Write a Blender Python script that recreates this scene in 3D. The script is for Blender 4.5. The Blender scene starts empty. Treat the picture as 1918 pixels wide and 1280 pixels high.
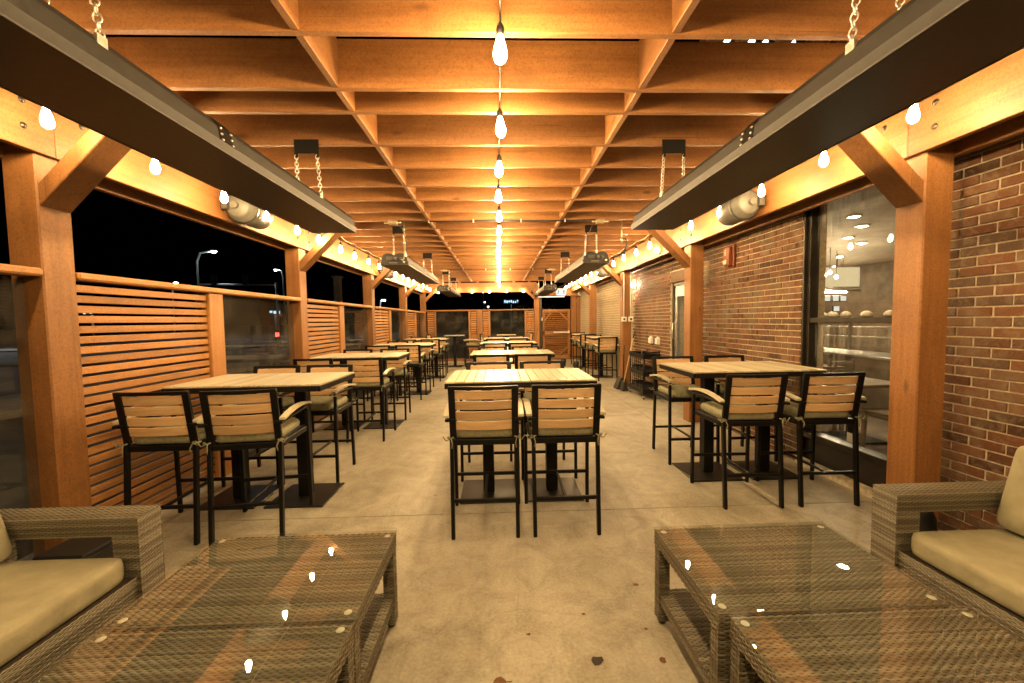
import bpy, bmesh, math, random
from mathutils import Vector, Matrix

random.seed(7)
PI = math.pi
scene = bpy.context.scene
COL = scene.collection

# ------------------------------------------------------------------ camera
HC = 1.58
F_PX, W_PX = 746.0, 1918.0
yaw, pitch, roll = math.radians(1.84), math.atan(40 / 746), 0.0144
fw = Vector((math.sin(yaw) * math.cos(pitch), math.cos(yaw) * math.cos(pitch), -math.sin(pitch)))
rt = fw.cross(Vector((0, 0, 1))).normalized()
up = rt.cross(fw)
R_ = rt * math.cos(roll) - up * math.sin(roll)
U_ = up * math.cos(roll) + rt * math.sin(roll)
cam_data = bpy.data.cameras.new('camera')
cam_data.sensor_width = 36.0
cam_data.lens = 36.0 * F_PX / W_PX
cam_data.clip_start = 0.05
cam_data.clip_end = 1000.0
cam = bpy.data.objects.new('camera', cam_data)
COL.objects.link(cam)
cam.matrix_world = Matrix(((R_.x, U_.x, -fw.x, 0), (R_.y, U_.y, -fw.y, 0), (R_.z, U_.z, -fw.z, HC), (0, 0, 0, 1)))
scene.camera = cam

# ------------------------------------------------------------------ night sky
world = bpy.data.worlds.new('World')
scene.world = world
world.use_nodes = True
wn = world.node_tree
wn.nodes.clear()
sky = wn.nodes.new('ShaderNodeTexSky')
sky.sky_type = 'NISHITA'
sky.sun_disc = False
sky.sun_elevation = math.radians(-4)
sky.sun_rotation = math.radians(200)
bg = wn.nodes.new('ShaderNodeBackground')
bg.inputs['Strength'].default_value = 0.004
wo = wn.nodes.new('ShaderNodeOutputWorld')
wn.links.new(sky.outputs[0], bg.inputs[0])
wn.links.new(bg.outputs[0], wo.inputs[0])

BULB_STRENGTH = 980.0
scene.view_settings.view_transform = 'Standard'
scene.view_settings.look = 'None'
scene.view_settings.exposure = 0.16
scene.view_settings.gamma = 1.0
scene.view_settings.use_curve_mapping = False
scene.render.engine = 'CYCLES'
scene.cycles.use_denoising = True
scene.cycles.use_light_tree = True
scene.cycles.max_bounces = 10
scene.cycles.diffuse_bounces = 5
scene.cycles.glossy_bounces = 4
scene.cycles.transparent_max_bounces = 16
scene.cycles.caustics_reflective = False
scene.cycles.caustics_refractive = False
scene.cycles.sample_clamp_indirect = 6.0

# ------------------------------------------------------------------ materials
class NT:
    def __init__(self, name):
        self.m = bpy.data.materials.new(name)
        self.m.use_nodes = True
        self.t = self.m.node_tree
        self.t.nodes.clear()
        self.out = self.t.nodes.new('ShaderNodeOutputMaterial')
    def n(self, typ, **kw):
        nd = self.t.nodes.new(typ)
        for k, v in kw.items():
            if hasattr(nd, k):
                setattr(nd, k, v)
            else:
                nd.inputs[k.replace('_', ' ')].default_value = v
        return nd
    def l(self, a, b):
        self.t.links.new(a, b)
    def bsdf(self, rough=0.5, metal=0.0, spec=0.5):
        b = self.n('ShaderNodeBsdfPrincipled')
        b.inputs['Roughness'].default_value = rough
        b.inputs['Metallic'].default_value = metal
        b.inputs['Specular IOR Level'].default_value = spec
        self.l(b.outputs[0], self.out.inputs[0])
        return b
    def ramp(self, fac, stops):
        r = self.n('ShaderNodeValToRGB')
        e = r.color_ramp.elements
        while len(e) < len(stops):
            e.new(0.5)
        for el, (p, c) in zip(e, stops):
            el.position = p
            el.color = (*c, 1) if len(c) == 3 else c
        self.l(fac, r.inputs[0])
        return r.outputs[0]
    def coords(self, scale, rand=True):
        tc = self.n('ShaderNodeTexCoord')
        src = tc.outputs['Object']
        if rand:
            oi = self.n('ShaderNodeObjectInfo')
            vm = self.n('ShaderNodeVectorMath', operation='MULTIPLY_ADD')
            cx = self.n('ShaderNodeCombineXYZ')
            for i in range(3):
                self.l(oi.outputs['Random'], cx.inputs[i])
            vm.inputs[1].default_value = (37.0, 53.0, 71.0)
            self.l(cx.outputs[0], vm.inputs[0])
            self.l(src, vm.inputs[2])
            src = vm.outputs[0]
        mp = self.n('ShaderNodeMapping')
        mp.inputs['Scale'].default_value = scale
        self.l(src, mp.inputs[0])
        return mp.outputs[0]
    def noise(self, vec, scale, detail=3, rough=0.55, dist=0.0):
        t = self.n('ShaderNodeTexNoise')
        t.inputs['Scale'].default_value = scale
        t.inputs['Detail'].default_value = detail
        t.inputs['Roughness'].default_value = rough
        t.inputs['Distortion'].default_value = dist
        self.l(vec, t.inputs['Vector'])
        return t.outputs['Fac']
    def mix(self, fac, a, b, mode='MIX'):
        x = self.n('ShaderNodeMix', data_type='RGBA', blend_type=mode)
        if isinstance(fac, (int, float)):
            x.inputs[0].default_value = fac
        else:
            self.l(fac, x.inputs[0])
        for s, v in ((6, a), (7, b)):
            if isinstance(v, tuple):
                x.inputs[s].default_value = (*v, 1)
            else:
                self.l(v, x.inputs[s])
        return x.outputs[2]
    def math(self, op, a, b=0.0):
        x = self.n('ShaderNodeMath', operation=op)
        for i, v in enumerate((a, b)):
            if isinstance(v, (int, float)):
                x.inputs[i].default_value = v
            else:
                self.l(v, x.inputs[i])
        return x.outputs[0]
    def bump(self, b, h, strength=0.3, dist=0.005):
        bp = self.n('ShaderNodeBump')
        bp.inputs['Strength'].default_value = strength
        bp.inputs['Distance'].default_value = dist
        self.l(h, bp.inputs['Height'])
        self.l(bp.outputs[0], b.inputs['Normal'])

def mat_wood(name, axis, dark, light, rough=0.55, grain=1.0, knots=True, bump=0.25):
    m = NT(name)
    b = m.bsdf(rough)
    s = [9.0 * grain] * 3
    s[axis] = 0.7 * grain
    v = m.coords(s)
    s2 = [60.0 * grain] * 3
    s2[axis] = 1.6 * grain
    v2 = m.coords(s2)
    n1 = m.noise(v, 1.0, 4, 0.6, 1.2)
    n2 = m.noise(v2, 1.0, 3, 0.65, 0.3)
    f = m.math('ADD', m.math('MULTIPLY', n1, 0.6), m.math('MULTIPLY', n2, 0.4))
    c = m.ramp(f, [(0.32, dark), (0.66, light)])
    vb = m.coords((1.3, 1.3, 1.3))
    blot = m.noise(vb, 1.2, 3)
    c = m.mix(m.math('MULTIPLY', blot, 0.35), c, tuple(x * 0.62 for x in dark), 'MIX') if knots else c
    if knots:
        vo = m.n('ShaderNodeTexVoronoi')
        vo.inputs['Scale'].default_value = 1.0
        sk = [3.4] * 3
        sk[axis] = 1.3
        m.l(m.coords(sk), vo.inputs['Vector'])
        k = m.ramp(vo.outputs['Distance'], [(0.03, (1, 1, 1)), (0.09, (0, 0, 0))])
        c = m.mix(m.math('MULTIPLY', k, 0.75), c, tuple(x * 0.25 for x in dark))
        s3 = [42.0] * 3
        s3[axis] = 0.55
        ck = m.ramp(m.noise(m.coords(s3), 1.0, 2, 0.5, 0.6), [(0.70, (0, 0, 0)), (0.735, (1, 1, 1))])
        c = m.mix(m.math('MULTIPLY', ck, 0.7), c, tuple(x * 0.3 for x in dark))
        bl2 = m.ramp(m.noise(m.coords((2.2, 2.2, 2.2)), 1.6, 5, 0.7), [(0.5, (0, 0, 0)), (0.68, (1, 1, 1))])
        c = m.mix(m.math('MULTIPLY', bl2, 0.30), c, tuple(x * 0.5 for x in dark))
        rs = m.noise(m.coords((26, 26, 26)), 3.0, 3, 0.7)
        c = m.mix(m.ramp(rs, [(0.45, (0, 0, 0)), (0.72, (0.65, 0.65, 0.65))]), c, tuple(x * 0.55 for x in dark))
    oi = m.n('ShaderNodeObjectInfo')
    hv = m.n('ShaderNodeHueSaturation')
    m.l(m.math('ADD', m.math('MULTIPLY', oi.outputs['Random'], 0.42), 0.80), hv.inputs['Value'])
    m.l(c, hv.inputs['Color'])
    m.l(hv.outputs[0], b.inputs['Base Color'])
    m.l(m.math('ADD', m.math('MULTIPLY', n2, 0.25), rough - 0.12), b.inputs['Roughness'])
    m.bump(b, f, bump, 0.004)
    return m.m

def mat_plain(name, col, rough=0.5, metal=0.0, var=0.15, scale=18.0, bump=0.0, spec=0.5, dist=0.002):
    m = NT(name)
    b = m.bsdf(rough, metal, spec)
    n = m.noise(m.coords((1, 1, 1)), scale, 4)
    c = m.ramp(n, [(0.3, tuple(x * (1 - var) for x in col)), (0.7, tuple(min(1, x * (1 + var)) for x in col))])
    m.l(c, b.inputs['Base Color'])
    m.l(m.math('ADD', m.math('MULTIPLY', n, 0.2), max(0.02, rough - 0.1)), b.inputs['Roughness'])
    if bump:
        m.bump(b, n, bump, dist)
    return m.m

def mat_emit(name, col, strength):
    m = NT(name)
    e = m.n('ShaderNodeEmission')
    e.inputs[0].default_value = (*col, 1)
    e.inputs[1].default_value = strength
    m.l(e.outputs[0], m.out.inputs[0])
    return m.m

def mat_glass(name, tint=(0.95, 0.97, 0.96), rough=0.0, dirt=0.0, ior=1.5, streak=False):
    m = NT(name)
    tr = m.n('ShaderNodeBsdfTransparent')
    tr.inputs[0].default_value = (*tint, 1)
    gl = m.n('ShaderNodeBsdfGlossy')
    gl.inputs['Roughness'].default_value = rough
    fr = m.n('ShaderNodeFresnel')
    fr.inputs[0].default_value = ior
    mx = m.n('ShaderNodeMixShader')
    geo = m.n('ShaderNodeNewGeometry')
    m.l(m.math('MULTIPLY', fr.outputs[0], m.math('SUBTRACT', 1.0, geo.outputs['Backfacing'])), mx.inputs[0])
    m.l(tr.outputs[0], mx.inputs[1])
    m.l(gl.outputs[0], mx.inputs[2])
    last = mx.outputs[0]
    if dirt:
        df = m.n('ShaderNodeBsdfDiffuse')
        df.inputs[0].default_value = (0.6, 0.6, 0.58, 1)
        v = m.coords((26, 26, 0.9) if streak else (2, 2, 2), rand=False)
        n = m.noise(v, 1.0, 5, 0.7)
        f = m.ramp(n, [(0.45, (0, 0, 0)), (0.8, (1, 1, 1))])
        if streak:
            tc = m.n('ShaderNodeTexCoord')
            sp = m.n('ShaderNodeSeparateXYZ')
            m.l(tc.outputs['Object'], sp.inputs[0])
            n3 = m.noise(m.coords((1, 1.6, 1.2), rand=False), 1.7, 3)
            z = m.math('ADD', m.math('MULTIPLY', sp.outputs[2], 0.9), m.math('MULTIPLY', n3, 0.9))
            g = m.ramp(z, [(0.62, (0, 0, 0)), (1.0, (1, 1, 1))])
            f = m.math('MULTIPLY', f, g)
        f = m.math('MULTIPLY', f, dirt)
        f = m.math('ADD', f, 0.008)
        m2 = m.n('ShaderNodeMixShader')
        m.l(f, m2.inputs[0])
        m.l(last, m2.inputs[1])
        m.l(df.outputs[0], m2.inputs[2])
        last = m2.outputs[0]
    m.l(last, m.out.inputs[0])
    return m.m

CED_D, CED_L = (0.19, 0.076, 0.020), (0.33, 0.150, 0.045)
M = {}
for i, a in enumerate('xyz'):
    M['cedar_' + a] = mat_wood('cedar_' + a, i, CED_D, CED_L)
    M['slatwood_lit_' + a] = mat_wood('cedar_slats_' + a, i, (0.33, 0.145, 0.042), (0.52, 0.255, 0.085))  # lightened cedar copy: stronger lamplight on slats, rails and studs put into the colour
    M['teak_' + a] = mat_wood('teak_' + a, i, (0.40, 0.25, 0.125), (0.58, 0.40, 0.215), 0.5, 2.0, False, 0.15)
    M['pale_' + a] = mat_wood('pale_teak_' + a, i, (0.41, 0.365, 0.25), (0.54, 0.50, 0.365), 0.38, 2.2, False, 0.1)
M['black'] = mat_plain('black_powder_coat', (0.0045, 0.004, 0.0038), 0.45, 0.0, 0.3, 60, 0.0, 0.22)
M['plate'] = mat_plain('black_steel_plate', (0.012, 0.011, 0.010), 0.34, 0.0, 0.2, 9, 0.0, 0.4)
M['heater'] = mat_plain('heater_black_metal', (0.018, 0.017, 0.015), 0.45, 0.2, 0.25, 40, 0.06)
M['heater_under'] = mat_plain('heater_reflector', (0.006, 0.005, 0.0045), 0.35, 0.0, 0.3, 12, 0.0, 0.2)
M['steel'] = mat_plain('galvanised_steel', (0.55, 0.53, 0.48), 0.35, 0.9, 0.15, 40)
M['white'] = mat_plain('white_enamel', (0.75, 0.74, 0.70), 0.4, 0.0, 0.06, 20)
M['grey'] = mat_plain('speaker_grey', (0.11, 0.107, 0.092), 0.5, 0.0, 0.12, 60, 0.05)
M['greyd'] = mat_plain('speaker_dark_grey', (0.06, 0.057, 0.05), 0.5, 0.0, 0.15, 60, 0.05)
M['olive'] = mat_plain('olive_canvas', (0.21, 0.205, 0.125), 0.85, 0.0, 0.22, 45, 0.35)
M['khaki'] = mat_plain('khaki_canvas', (0.28, 0.26, 0.17), 0.88, 0.0, 0.16, 9, 0.6, 0.3, 0.012)
M['bulb'] = mat_emit('lit_bulb', (1.0, 0.66, 0.30), BULB_STRENGTH)
M['bulb_side'] = mat_emit('lit_bulb_dimmer', (1.0, 0.66, 0.30), BULB_STRENGTH * 0.48)
M['frame'] = mat_plain('bronze_aluminium', (0.05, 0.043, 0.035), 0.35, 0.6, 0.2, 12)
M['red'] = mat_plain('red_plastic', (0.24, 0.075, 0.03), 0.4, 0.0, 0.08, 10)
M['glass'] = mat_glass('clear_glass', (0.93, 0.95, 0.94), 0.0, 0.05)
M['fence_glass'] = mat_glass('fence_glass', (0.86, 0.87, 0.85), 0.0, 0.06)
M['window_glass'] = mat_glass('window_glass', (0.95, 0.96, 0.94), 0.0, 0.45, 1.5, True)
M['table_glass'] = mat_glass('table_glass', (0.95, 0.96, 0.94), 0.0, 0.03, 2.4)
M['glass_edge'] = mat_plain('glass_pad', (0.6, 0.62, 0.56), 0.2, 0.0, 0.05, 10)
M['black_rubber'] = mat_plain('black_rubber', (0.012, 0.012, 0.012), 0.6, 0.0, 0.2, 30)
M['interior'] = mat_plain('interior_brown', (0.2, 0.145, 0.095), 0.7, 0.0, 0.3, 4)
M['ceiling'] = mat_plain('interior_ceiling', (0.5, 0.43, 0.32), 0.8, 0.0, 0.15, 5)
M['leaf'] = mat_plain('dry_leaf', (0.15, 0.065, 0.025), 0.7, 0.0, 0.4, 60, 0.3)
M['asphalt'] = mat_plain('asphalt', (0.05, 0.048, 0.045), 0.8, 0.0, 0.35, 3, 0.3)
M['pave'] = mat_plain('pale_concrete', (0.28, 0.26, 0.23), 0.8, 0.0, 0.2, 5, 0.2)
M['dark'] = mat_plain('dark_panel', (0.025, 0.02, 0.016), 0.5, 0.0, 0.3, 6)
M['down'] = mat_emit('downlight', (1.0, 0.80, 0.52), 330.0)
M['cool'] = mat_emit('cold_led', (0.55, 0.85, 1.0), 14.0)
M['street'] = mat_emit('street_led', (0.72, 0.88, 1.0), 420.0)
M['neon_red'] = mat_emit('red_neon', (1.0, 0.08, 0.06), 5.0)
M['neon_white'] = mat_emit('white_sign', (0.5, 0.78, 1.0), 1.6)
M['exit_white'] = mat_emit('exit_face', (1.0, 0.97, 0.88), 1.1)
M['exit_blue'] = mat_emit('exit_pictogram', (0.30, 0.60, 0.66), 0.8)
M['screen'] = mat_emit('menu_screen', (0.9, 0.85, 0.7), 0.9)
M['wall_lamp'] = mat_emit('wall_lamp_lens', (1.0, 0.86, 0.6), 420.0)
M['bronze'] = mat_plain('brass_conduit', (0.4, 0.33, 0.2), 0.4, 0.6, 0.2, 30)
M['straw'] = mat_wood('broom_handle', 2, (0.42, 0.3, 0.15), (0.6, 0.45, 0.25), 0.5, 2, False)
M['food'] = mat_plain('bread', (0.5, 0.38, 0.24), 0.7, 0.0, 0.3, 20)

def mat_concrete():
    m = NT('patio_concrete')
    b = m.bsdf(0.55, 0.0, 0.35)
    v = m.coords((1, 1, 1), rand=False)
    tc = m.n('ShaderNodeNewGeometry')
    v = tc.outputs['Position']
    n1 = m.noise(v, 0.55, 5, 0.62, 0.4)
    n2 = m.noise(v, 4.5, 6, 0.7, 0.8)
    n3 = m.noise(v, 60.0, 3, 0.6)
    f = m.math('ADD', m.math('MULTIPLY', n1, 0.42), m.math('ADD', m.math('MULTIPLY', n2, 0.40), m.math('MULTIPLY', n3, 0.22)))
    c = m.ramp(f, [(0.40, (0.21, 0.19, 0.14)), (0.515, (0.35, 0.325, 0.255)), (0.63, (0.47, 0.44, 0.36))])
    # scuffs and small dark stains
    vo = m.n('ShaderNodeTexVoronoi')
    vo.inputs['Scale'].default_value = 2.6
    m.l(v, vo.inputs['Vector'])
    ns = m.noise(v, 22.0, 3)
    d = m.math('ADD', vo.outputs['Distance'], m.math('MULTIPLY', ns, 0.06))
    spots = m.ramp(d, [(0.05, (1, 1, 1)), (0.075, (0, 0, 0))])
    c = m.mix(m.math('MULTIPLY', spots, 0.5), c, (0.09, 0.06, 0.035))
    st = m.noise(v, 1.3, 4, 0.6, 2.0)
    stf = m.ramp(st, [(0.58, (0, 0, 0)), (0.72, (1, 1, 1))])
    c = m.mix(m.math('MULTIPLY', stf, 0.28), c, (0.2, 0.155, 0.09))
    gr = m.noise(v, 150.0, 2, 0.6)
    c = m.mix(m.ramp(gr, [(0.62, (0, 0, 0)), (0.72, (0.6, 0.6, 0.6))]), c, (0.13, 0.105, 0.07))
    sw = m.n('ShaderNodeMapping')
    sw.inputs['Scale'].default_value = (7.0, 0.9, 1.0)
    sw.inputs['Rotation'].default_value = (0, 0, 0.5)
    m.l(v, sw.inputs[0])
    sf = m.ramp(m.noise(sw.outputs[0], 1.6, 6, 0.75, 1.0), [(0.55, (0, 0, 0)), (0.7, (1, 1, 1))])
    c = m.mix(m.math('MULTIPLY', sf, 0.22), c, (0.16, 0.13, 0.085))
    # fine hairline cracks
    vc = m.n('ShaderNodeTexVoronoi', feature='DISTANCE_TO_EDGE')
    vc.inputs['Scale'].default_value = 0.8
    wv = m.n('ShaderNodeVectorMath', operation='ADD')
    nn = m.n('ShaderNodeTexNoise')
    nn.inputs['Scale'].default_value = 3.0
    nn.inputs['Detail'].default_value = 4
    m.l(v, nn.inputs['Vector'])
    sc = m.n('ShaderNodeVectorMath', operation='SCALE')
    sc.inputs['Scale'].default_value = 0.35
    m.l(nn.outputs['Color'], sc.inputs[0])
    m.l(v, wv.inputs[0])
    m.l(sc.outputs[0], wv.inputs[1])
    m.l(wv.outputs[0], vc.inputs['Vector'])
    ck = m.ramp(vc.outputs['Distance'], [(0.0, (1, 1, 1)), (0.006, (0, 0, 0))])
    c = m.mix(m.math('MULTIPLY', m.math('MULTIPLY', ck, n2), 0.35), c, (0.12, 0.09, 0.06))
    m.l(c, b.inputs['Base Color'])
    m.l(m.math('ADD', m.math('MULTIPLY', n2, 0.3), 0.36), b.inputs['Roughness'])
    m.bump(b, m.math('ADD', n2, m.math('MULTIPLY', n3, 0.5)), 0.18, 0.004)
    return m.m
M['concrete'] = mat_concrete()

def mat_brick(name='red_brick', tone=(0, 0, 0), k=0.0):
    m = NT(name)
    b = m.bsdf(0.85, 0.0, 0.25)
    g = m.n('ShaderNodeNewGeometry')
    oi = m.n('ShaderNodeObjectInfo')
    r = m.math('FRACT', m.math('ADD', m.math('MULTIPLY', g.outputs['Random Per Island'], 1.0), m.math('MULTIPLY', oi.outputs['Random'], 7.31)))
    c = m.ramp(r, [(0.0, (0.06, 0.028, 0.017)), (0.22, (0.13, 0.055, 0.028)), (0.5, (0.175, 0.076, 0.037)), (0.78, (0.155, 0.083, 0.047)), (1.0, (0.095, 0.06, 0.04))])
    if k:
        c = m.mix(k, c, tone)
    n1 = m.noise(g.outputs['Position'], 14.0, 5, 0.7, 0.6)
    n2 = m.noise(g.outputs['Position'], 70.0, 3, 0.7)
    n3 = m.noise(g.outputs['Position'], 1.7, 6, 0.72, 0.8)
    c = m.mix(m.ramp(n1, [(0.48, (0, 0, 0)), (0.72, (0.68, 0.68, 0.68))]), c, (0.27, 0.20, 0.13))
    c = m.mix(m.ramp(n2, [(0.55, (0, 0, 0)), (0.75, (0.5, 0.5, 0.5))]), c, (0.09, 0.05, 0.03))
    c = m.mix(m.ramp(n3, [(0.48, (0, 0, 0)), (0.70, (0.62, 0.62, 0.62))]), c, (0.25, 0.20, 0.13))
    m.l(c, b.inputs['Base Color'])
    m.bump(b, m.math('ADD', n1, n2), 0.45, 0.004)
    return m.m
M['brick'] = mat_brick()
M['pale_brick'] = mat_brick('pale_brick', (0.42, 0.36, 0.25), 0.72)
M['mortar'] = mat_plain('mortar', (0.58, 0.51, 0.38), 0.9, 0.0, 0.25, 30, 0.5, 0.2, 0.004)

def mat_wicker(name='wicker'):
    m = NT(name)
    b = m.bsdf(0.42, 0.0, 0.4)
    g = m.n('ShaderNodeNewGeometry')
    tc = m.n('ShaderNodeTexCoord')
    n = m.noise(tc.outputs['Object'], 5.0, 3)
    r = m.math('ADD', m.math('MULTIPLY', g.outputs['Random Per Island'], 0.6), m.math('MULTIPLY', n, 0.4))
    c = m.ramp(r, [(0.15, (0.075, 0.063, 0.041)), (0.5, (0.155, 0.138, 0.096)), (0.85, (0.265, 0.245, 0.185))])
    m.l(c, b.inputs['Base Color'])
    n2 = m.noise(tc.outputs['Object'], 220.0, 2)
    m.bump(b, n2, 0.2, 0.001)
    return m.m
M['wicker'] = mat_wicker()
M['wicker_core'] = mat_plain('wicker_core', (0.035, 0.027, 0.018), 0.7, 0.0, 0.2, 40)

# ------------------------------------------------------------------ mesh helpers
class MB:
    def __init__(self):
        self.v, self.f, self.s = [], [], []
    def add(self, vs, fs, smooth=False):
        o = len(self.v)
        self.v += [tuple(p) for p in vs]
        self.f += [tuple(i + o for i in f) for f in fs]
        self.s += [smooth] * len(fs)
    def box(self, c, s, mat=None):
        x, y, z = s[0] / 2, s[1] / 2, s[2] / 2
        vs = [Vector((a, b, d)) for a in (-x, x) for b in (-y, y) for d in (-z, z)]
        if mat is not None:
            vs = [mat @ p for p in vs]
        vs = [p + Vector(c) for p in vs]
        self.add(vs, [(0, 1, 3, 2), (4, 6, 7, 5), (0, 4, 5, 1), (2, 3, 7, 6), (0, 2, 6, 4), (1, 5, 7, 3)])
        return self
    def bar(self, p, q, w, h, side=(1, 0, 0)):
        p, q = Vector(p), Vector(q)
        d = (q - p)
        L = d.length
        d.normalize()
        sx = Vector(side)
        sx = (sx - d * sx.dot(d)).normalized()
        sy = d.cross(sx)
        m = Matrix((sx, sy, d)).transposed()
        return self.box((p + q) / 2, (w, h, L), m)
    def tube(self, pts, r, n=8, cap=True, radii=None):
        pts = [Vector(p) for p in pts]
        rings = []
        prev = None
        for i, p in enumerate(pts):
            d = (pts[min(i + 1, len(pts) - 1)] - pts[max(i - 1, 0)]).normalized()
            if prev is None:
                a = Vector((0, 0, 1)) if abs(d.z) < 0.9 else Vector((1, 0, 0))
                sx = d.cross(a).normalized()
            else:
                sx = (prev - d * prev.dot(d)).normalized()
            prev = sx
            sy = d.cross(sx)
            rr = radii[i] if radii else r
            rings.append([p + (sx * math.cos(2 * PI * k / n) + sy * math.sin(2 * PI * k / n)) * rr for k in range(n)])
        vs = [x for ring in rings for x in ring]
        fs = []
        for i in range(len(rings) - 1):
            for k in range(n):
                k2 = (k + 1) % n
                fs.append((i * n + k, i * n + k2, (i + 1) * n + k2, (i + 1) * n + k))
        self.add(vs, fs, True)
        if cap:
            o = len(self.v) - len(vs)
            self.f.append(tuple(o + k for k in reversed(range(n))))
            self.f.append(tuple(o + (len(rings) - 1) * n + k for k in range(n)))
            self.s += [False, False]
        return self
    def lathe(self, prof, n=16, c=(0, 0, 0)):
        vs, fs = [], []
        for (r, z) in prof:
            for k in range(n):
                a = 2 * PI * k / n
                vs.append((c[0] + r * math.cos(a), c[1] + r * math.sin(a), c[2] + z))
        for i in range(len(prof) - 1):
            for k in range(n):
                k2 = (k + 1) % n
                fs.append((i * n + k, i * n + k2, (i + 1) * n + k2, (i + 1) * n + k))
        self.add(vs, fs, True)
        return self
    def prism(self, prof, y0, y1, caps=True, smooth=False):
        n = len(prof)
        vs = [(x, y0, z) for x, z in prof] + [(x, y1, z) for x, z in prof]
        fs = [(i, (i + 1) % n, n + (i + 1) % n, n + i) for i in range(n)]
        self.add(vs, fs, smooth)
        if caps:
            o = len(self.v) - len(vs)
            self.f.append(tuple(o + i for i in reversed(range(n))))
            self.f.append(tuple(o + n + i for i in range(n)))
            self.s += [False, False]
        return self
    def torus(self, c, R, r, axis_mat, sx=1.0, n=10, k=5):
        vs, fs = [], []
        for i in range(n):
            a = 2 * PI * i / n
            for j in range(k):
                b = 2 * PI * j / k
                p = Vector(((R * math.cos(a)) + r * math.cos(b) * math.cos(a), r * math.sin(b), (R * sx * math.sin(a)) + r * math.cos(b) * math.sin(a)))
                vs.append(axis_mat @ p + Vector(c))
        for i in range(n):
            for j in range(k):
                fs.append((i * k + j, ((i + 1) % n) * k + j, ((i + 1) % n) * k + (j + 1) % k, i * k + (j + 1) % k))
        self.add(vs, fs, True)
        return self
    def mesh(self, name, mat, bevel=0.0):
        me = bpy.data.meshes.new(name)
        me.from_pydata(self.v, [], self.f)
        me.polygons.foreach_set('use_smooth', self.s)
        bm = bmesh.new()
        bm.from_mesh(me)
        bmesh.ops.recalc_face_normals(bm, faces=bm.faces)
        if bevel:
            bmesh.ops.bevel(bm, geom=bm.edges[:], offset=bevel, segments=1, affect='EDGES', clamp_overlap=True)
        bm.to_mesh(me)
        bm.free()
        if mat:
            me.materials.append(M[mat] if isinstance(mat, str) else mat)
        me.update()
        return me
    def obj(self, name, mat, parent=None, bevel=0.0, loc=None, rot=None):
        return link(name, self.mesh(name, mat, bevel), parent, loc, rot)

def link(name, me, parent=None, loc=None, rot=None):
    o = bpy.data.objects.new(name, me)
    COL.objects.link(o)
    if parent:
        o.parent = parent
    if loc is not None:
        o.location = loc
    if rot is not None:
        o.rotation_euler = rot
    return o

def tag(o, label=None, cat=None, group=None, kind=None):
    if label: o['label'] = label
    if cat: o['category'] = cat
    if group: o['group'] = group
    if kind: o['kind'] = kind
    return o

def thing(name, label, cat, loc=(0, 0, 0), rz=0.0, group=None):
    o = link(name, None, None, loc, (0, 0, rz))
    return tag(o, label, cat, group)

_cache = {}
def boxobj(name, c, s, mat, parent=None, bev=0.003, rot=None, auto=False):
    """one box of size s; auto: pick the grain direction from the longest side"""
    if auto:
        mat = mat + '_' + 'xyz'[max(range(3), key=lambda i: s[i])]
    key = (tuple(round(x, 4) for x in s), mat, bev)
    if key not in _cache:
        _cache[key] = MB().box((0, 0, 0), s).mesh(name, mat, bev)
    return link(name, _cache[key], parent, c, rot)

def shared(key, fn):
    if key not in _cache:
        _cache[key] = fn()
    return _cache[key]

def children(o):
    return [c for c in bpy.data.objects if c.parent == o]

def copy_tree(o, parent=None, kids=None):
    c = o.copy()
    COL.objects.link(c)
    c.parent = parent
    for ch in list(o.children):
        copy_tree(ch, c)
    return c

def jit(a):
    return random.uniform(-a, a)

# ------------------------------------------------------------------ ground
XL, XR, XW = -2.84, 2.84, 3.2
POST_Y = [-0.64, 2.6, 5.84, 9.08, 12.32, 15.56]
PW = 0.2
ZBEAM0, ZBEAM1, ZJ = 2.65, 3.05, 3.05
YEND = 15.6

tag(MB().box((0, 150, -0.35), (900, 900, 0.3)).obj('ground', 'asphalt'), kind='structure')
floor = tag(link('patio_floor', None), kind='structure')
xs = [-3.3, 2.36, 3.35]
ys = [-3.2, 0.0, 3.2, 6.4, 9.6, 12.8, 16.2]
for i in range(2):
    for j in range(len(ys) - 1):
        g = 0.004
        sx, sy = xs[i + 1] - xs[i] - 2 * g, ys[j + 1] - ys[j] - 2 * g
        boxobj('slab', ((xs[i] + xs[i + 1]) / 2, (ys[j] + ys[j + 1]) / 2, -0.08), (sx, sy, 0.16), 'concrete', floor, 0.003)
tag(MB().box((-40, 20, -0.14), (74, 3.0, 0.12)).obj('pavement', 'pave', bevel=0.01), kind='structure')
tag(MB().box((-40, 31, -0.14), (74, 2.4, 0.12)).obj('pavement', 'pave', bevel=0.01), kind='structure')
tag(MB().box((8, 26, -0.14), (20, 2.4, 0.12)).obj('pavement', 'pave', bevel=0.01), kind='structure')
tag(MB().box((-10.6, 9.0, -0.12), (2.2, 16, 0.16)).obj('pavement', 'pave', bevel=0.01), kind='structure')

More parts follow.
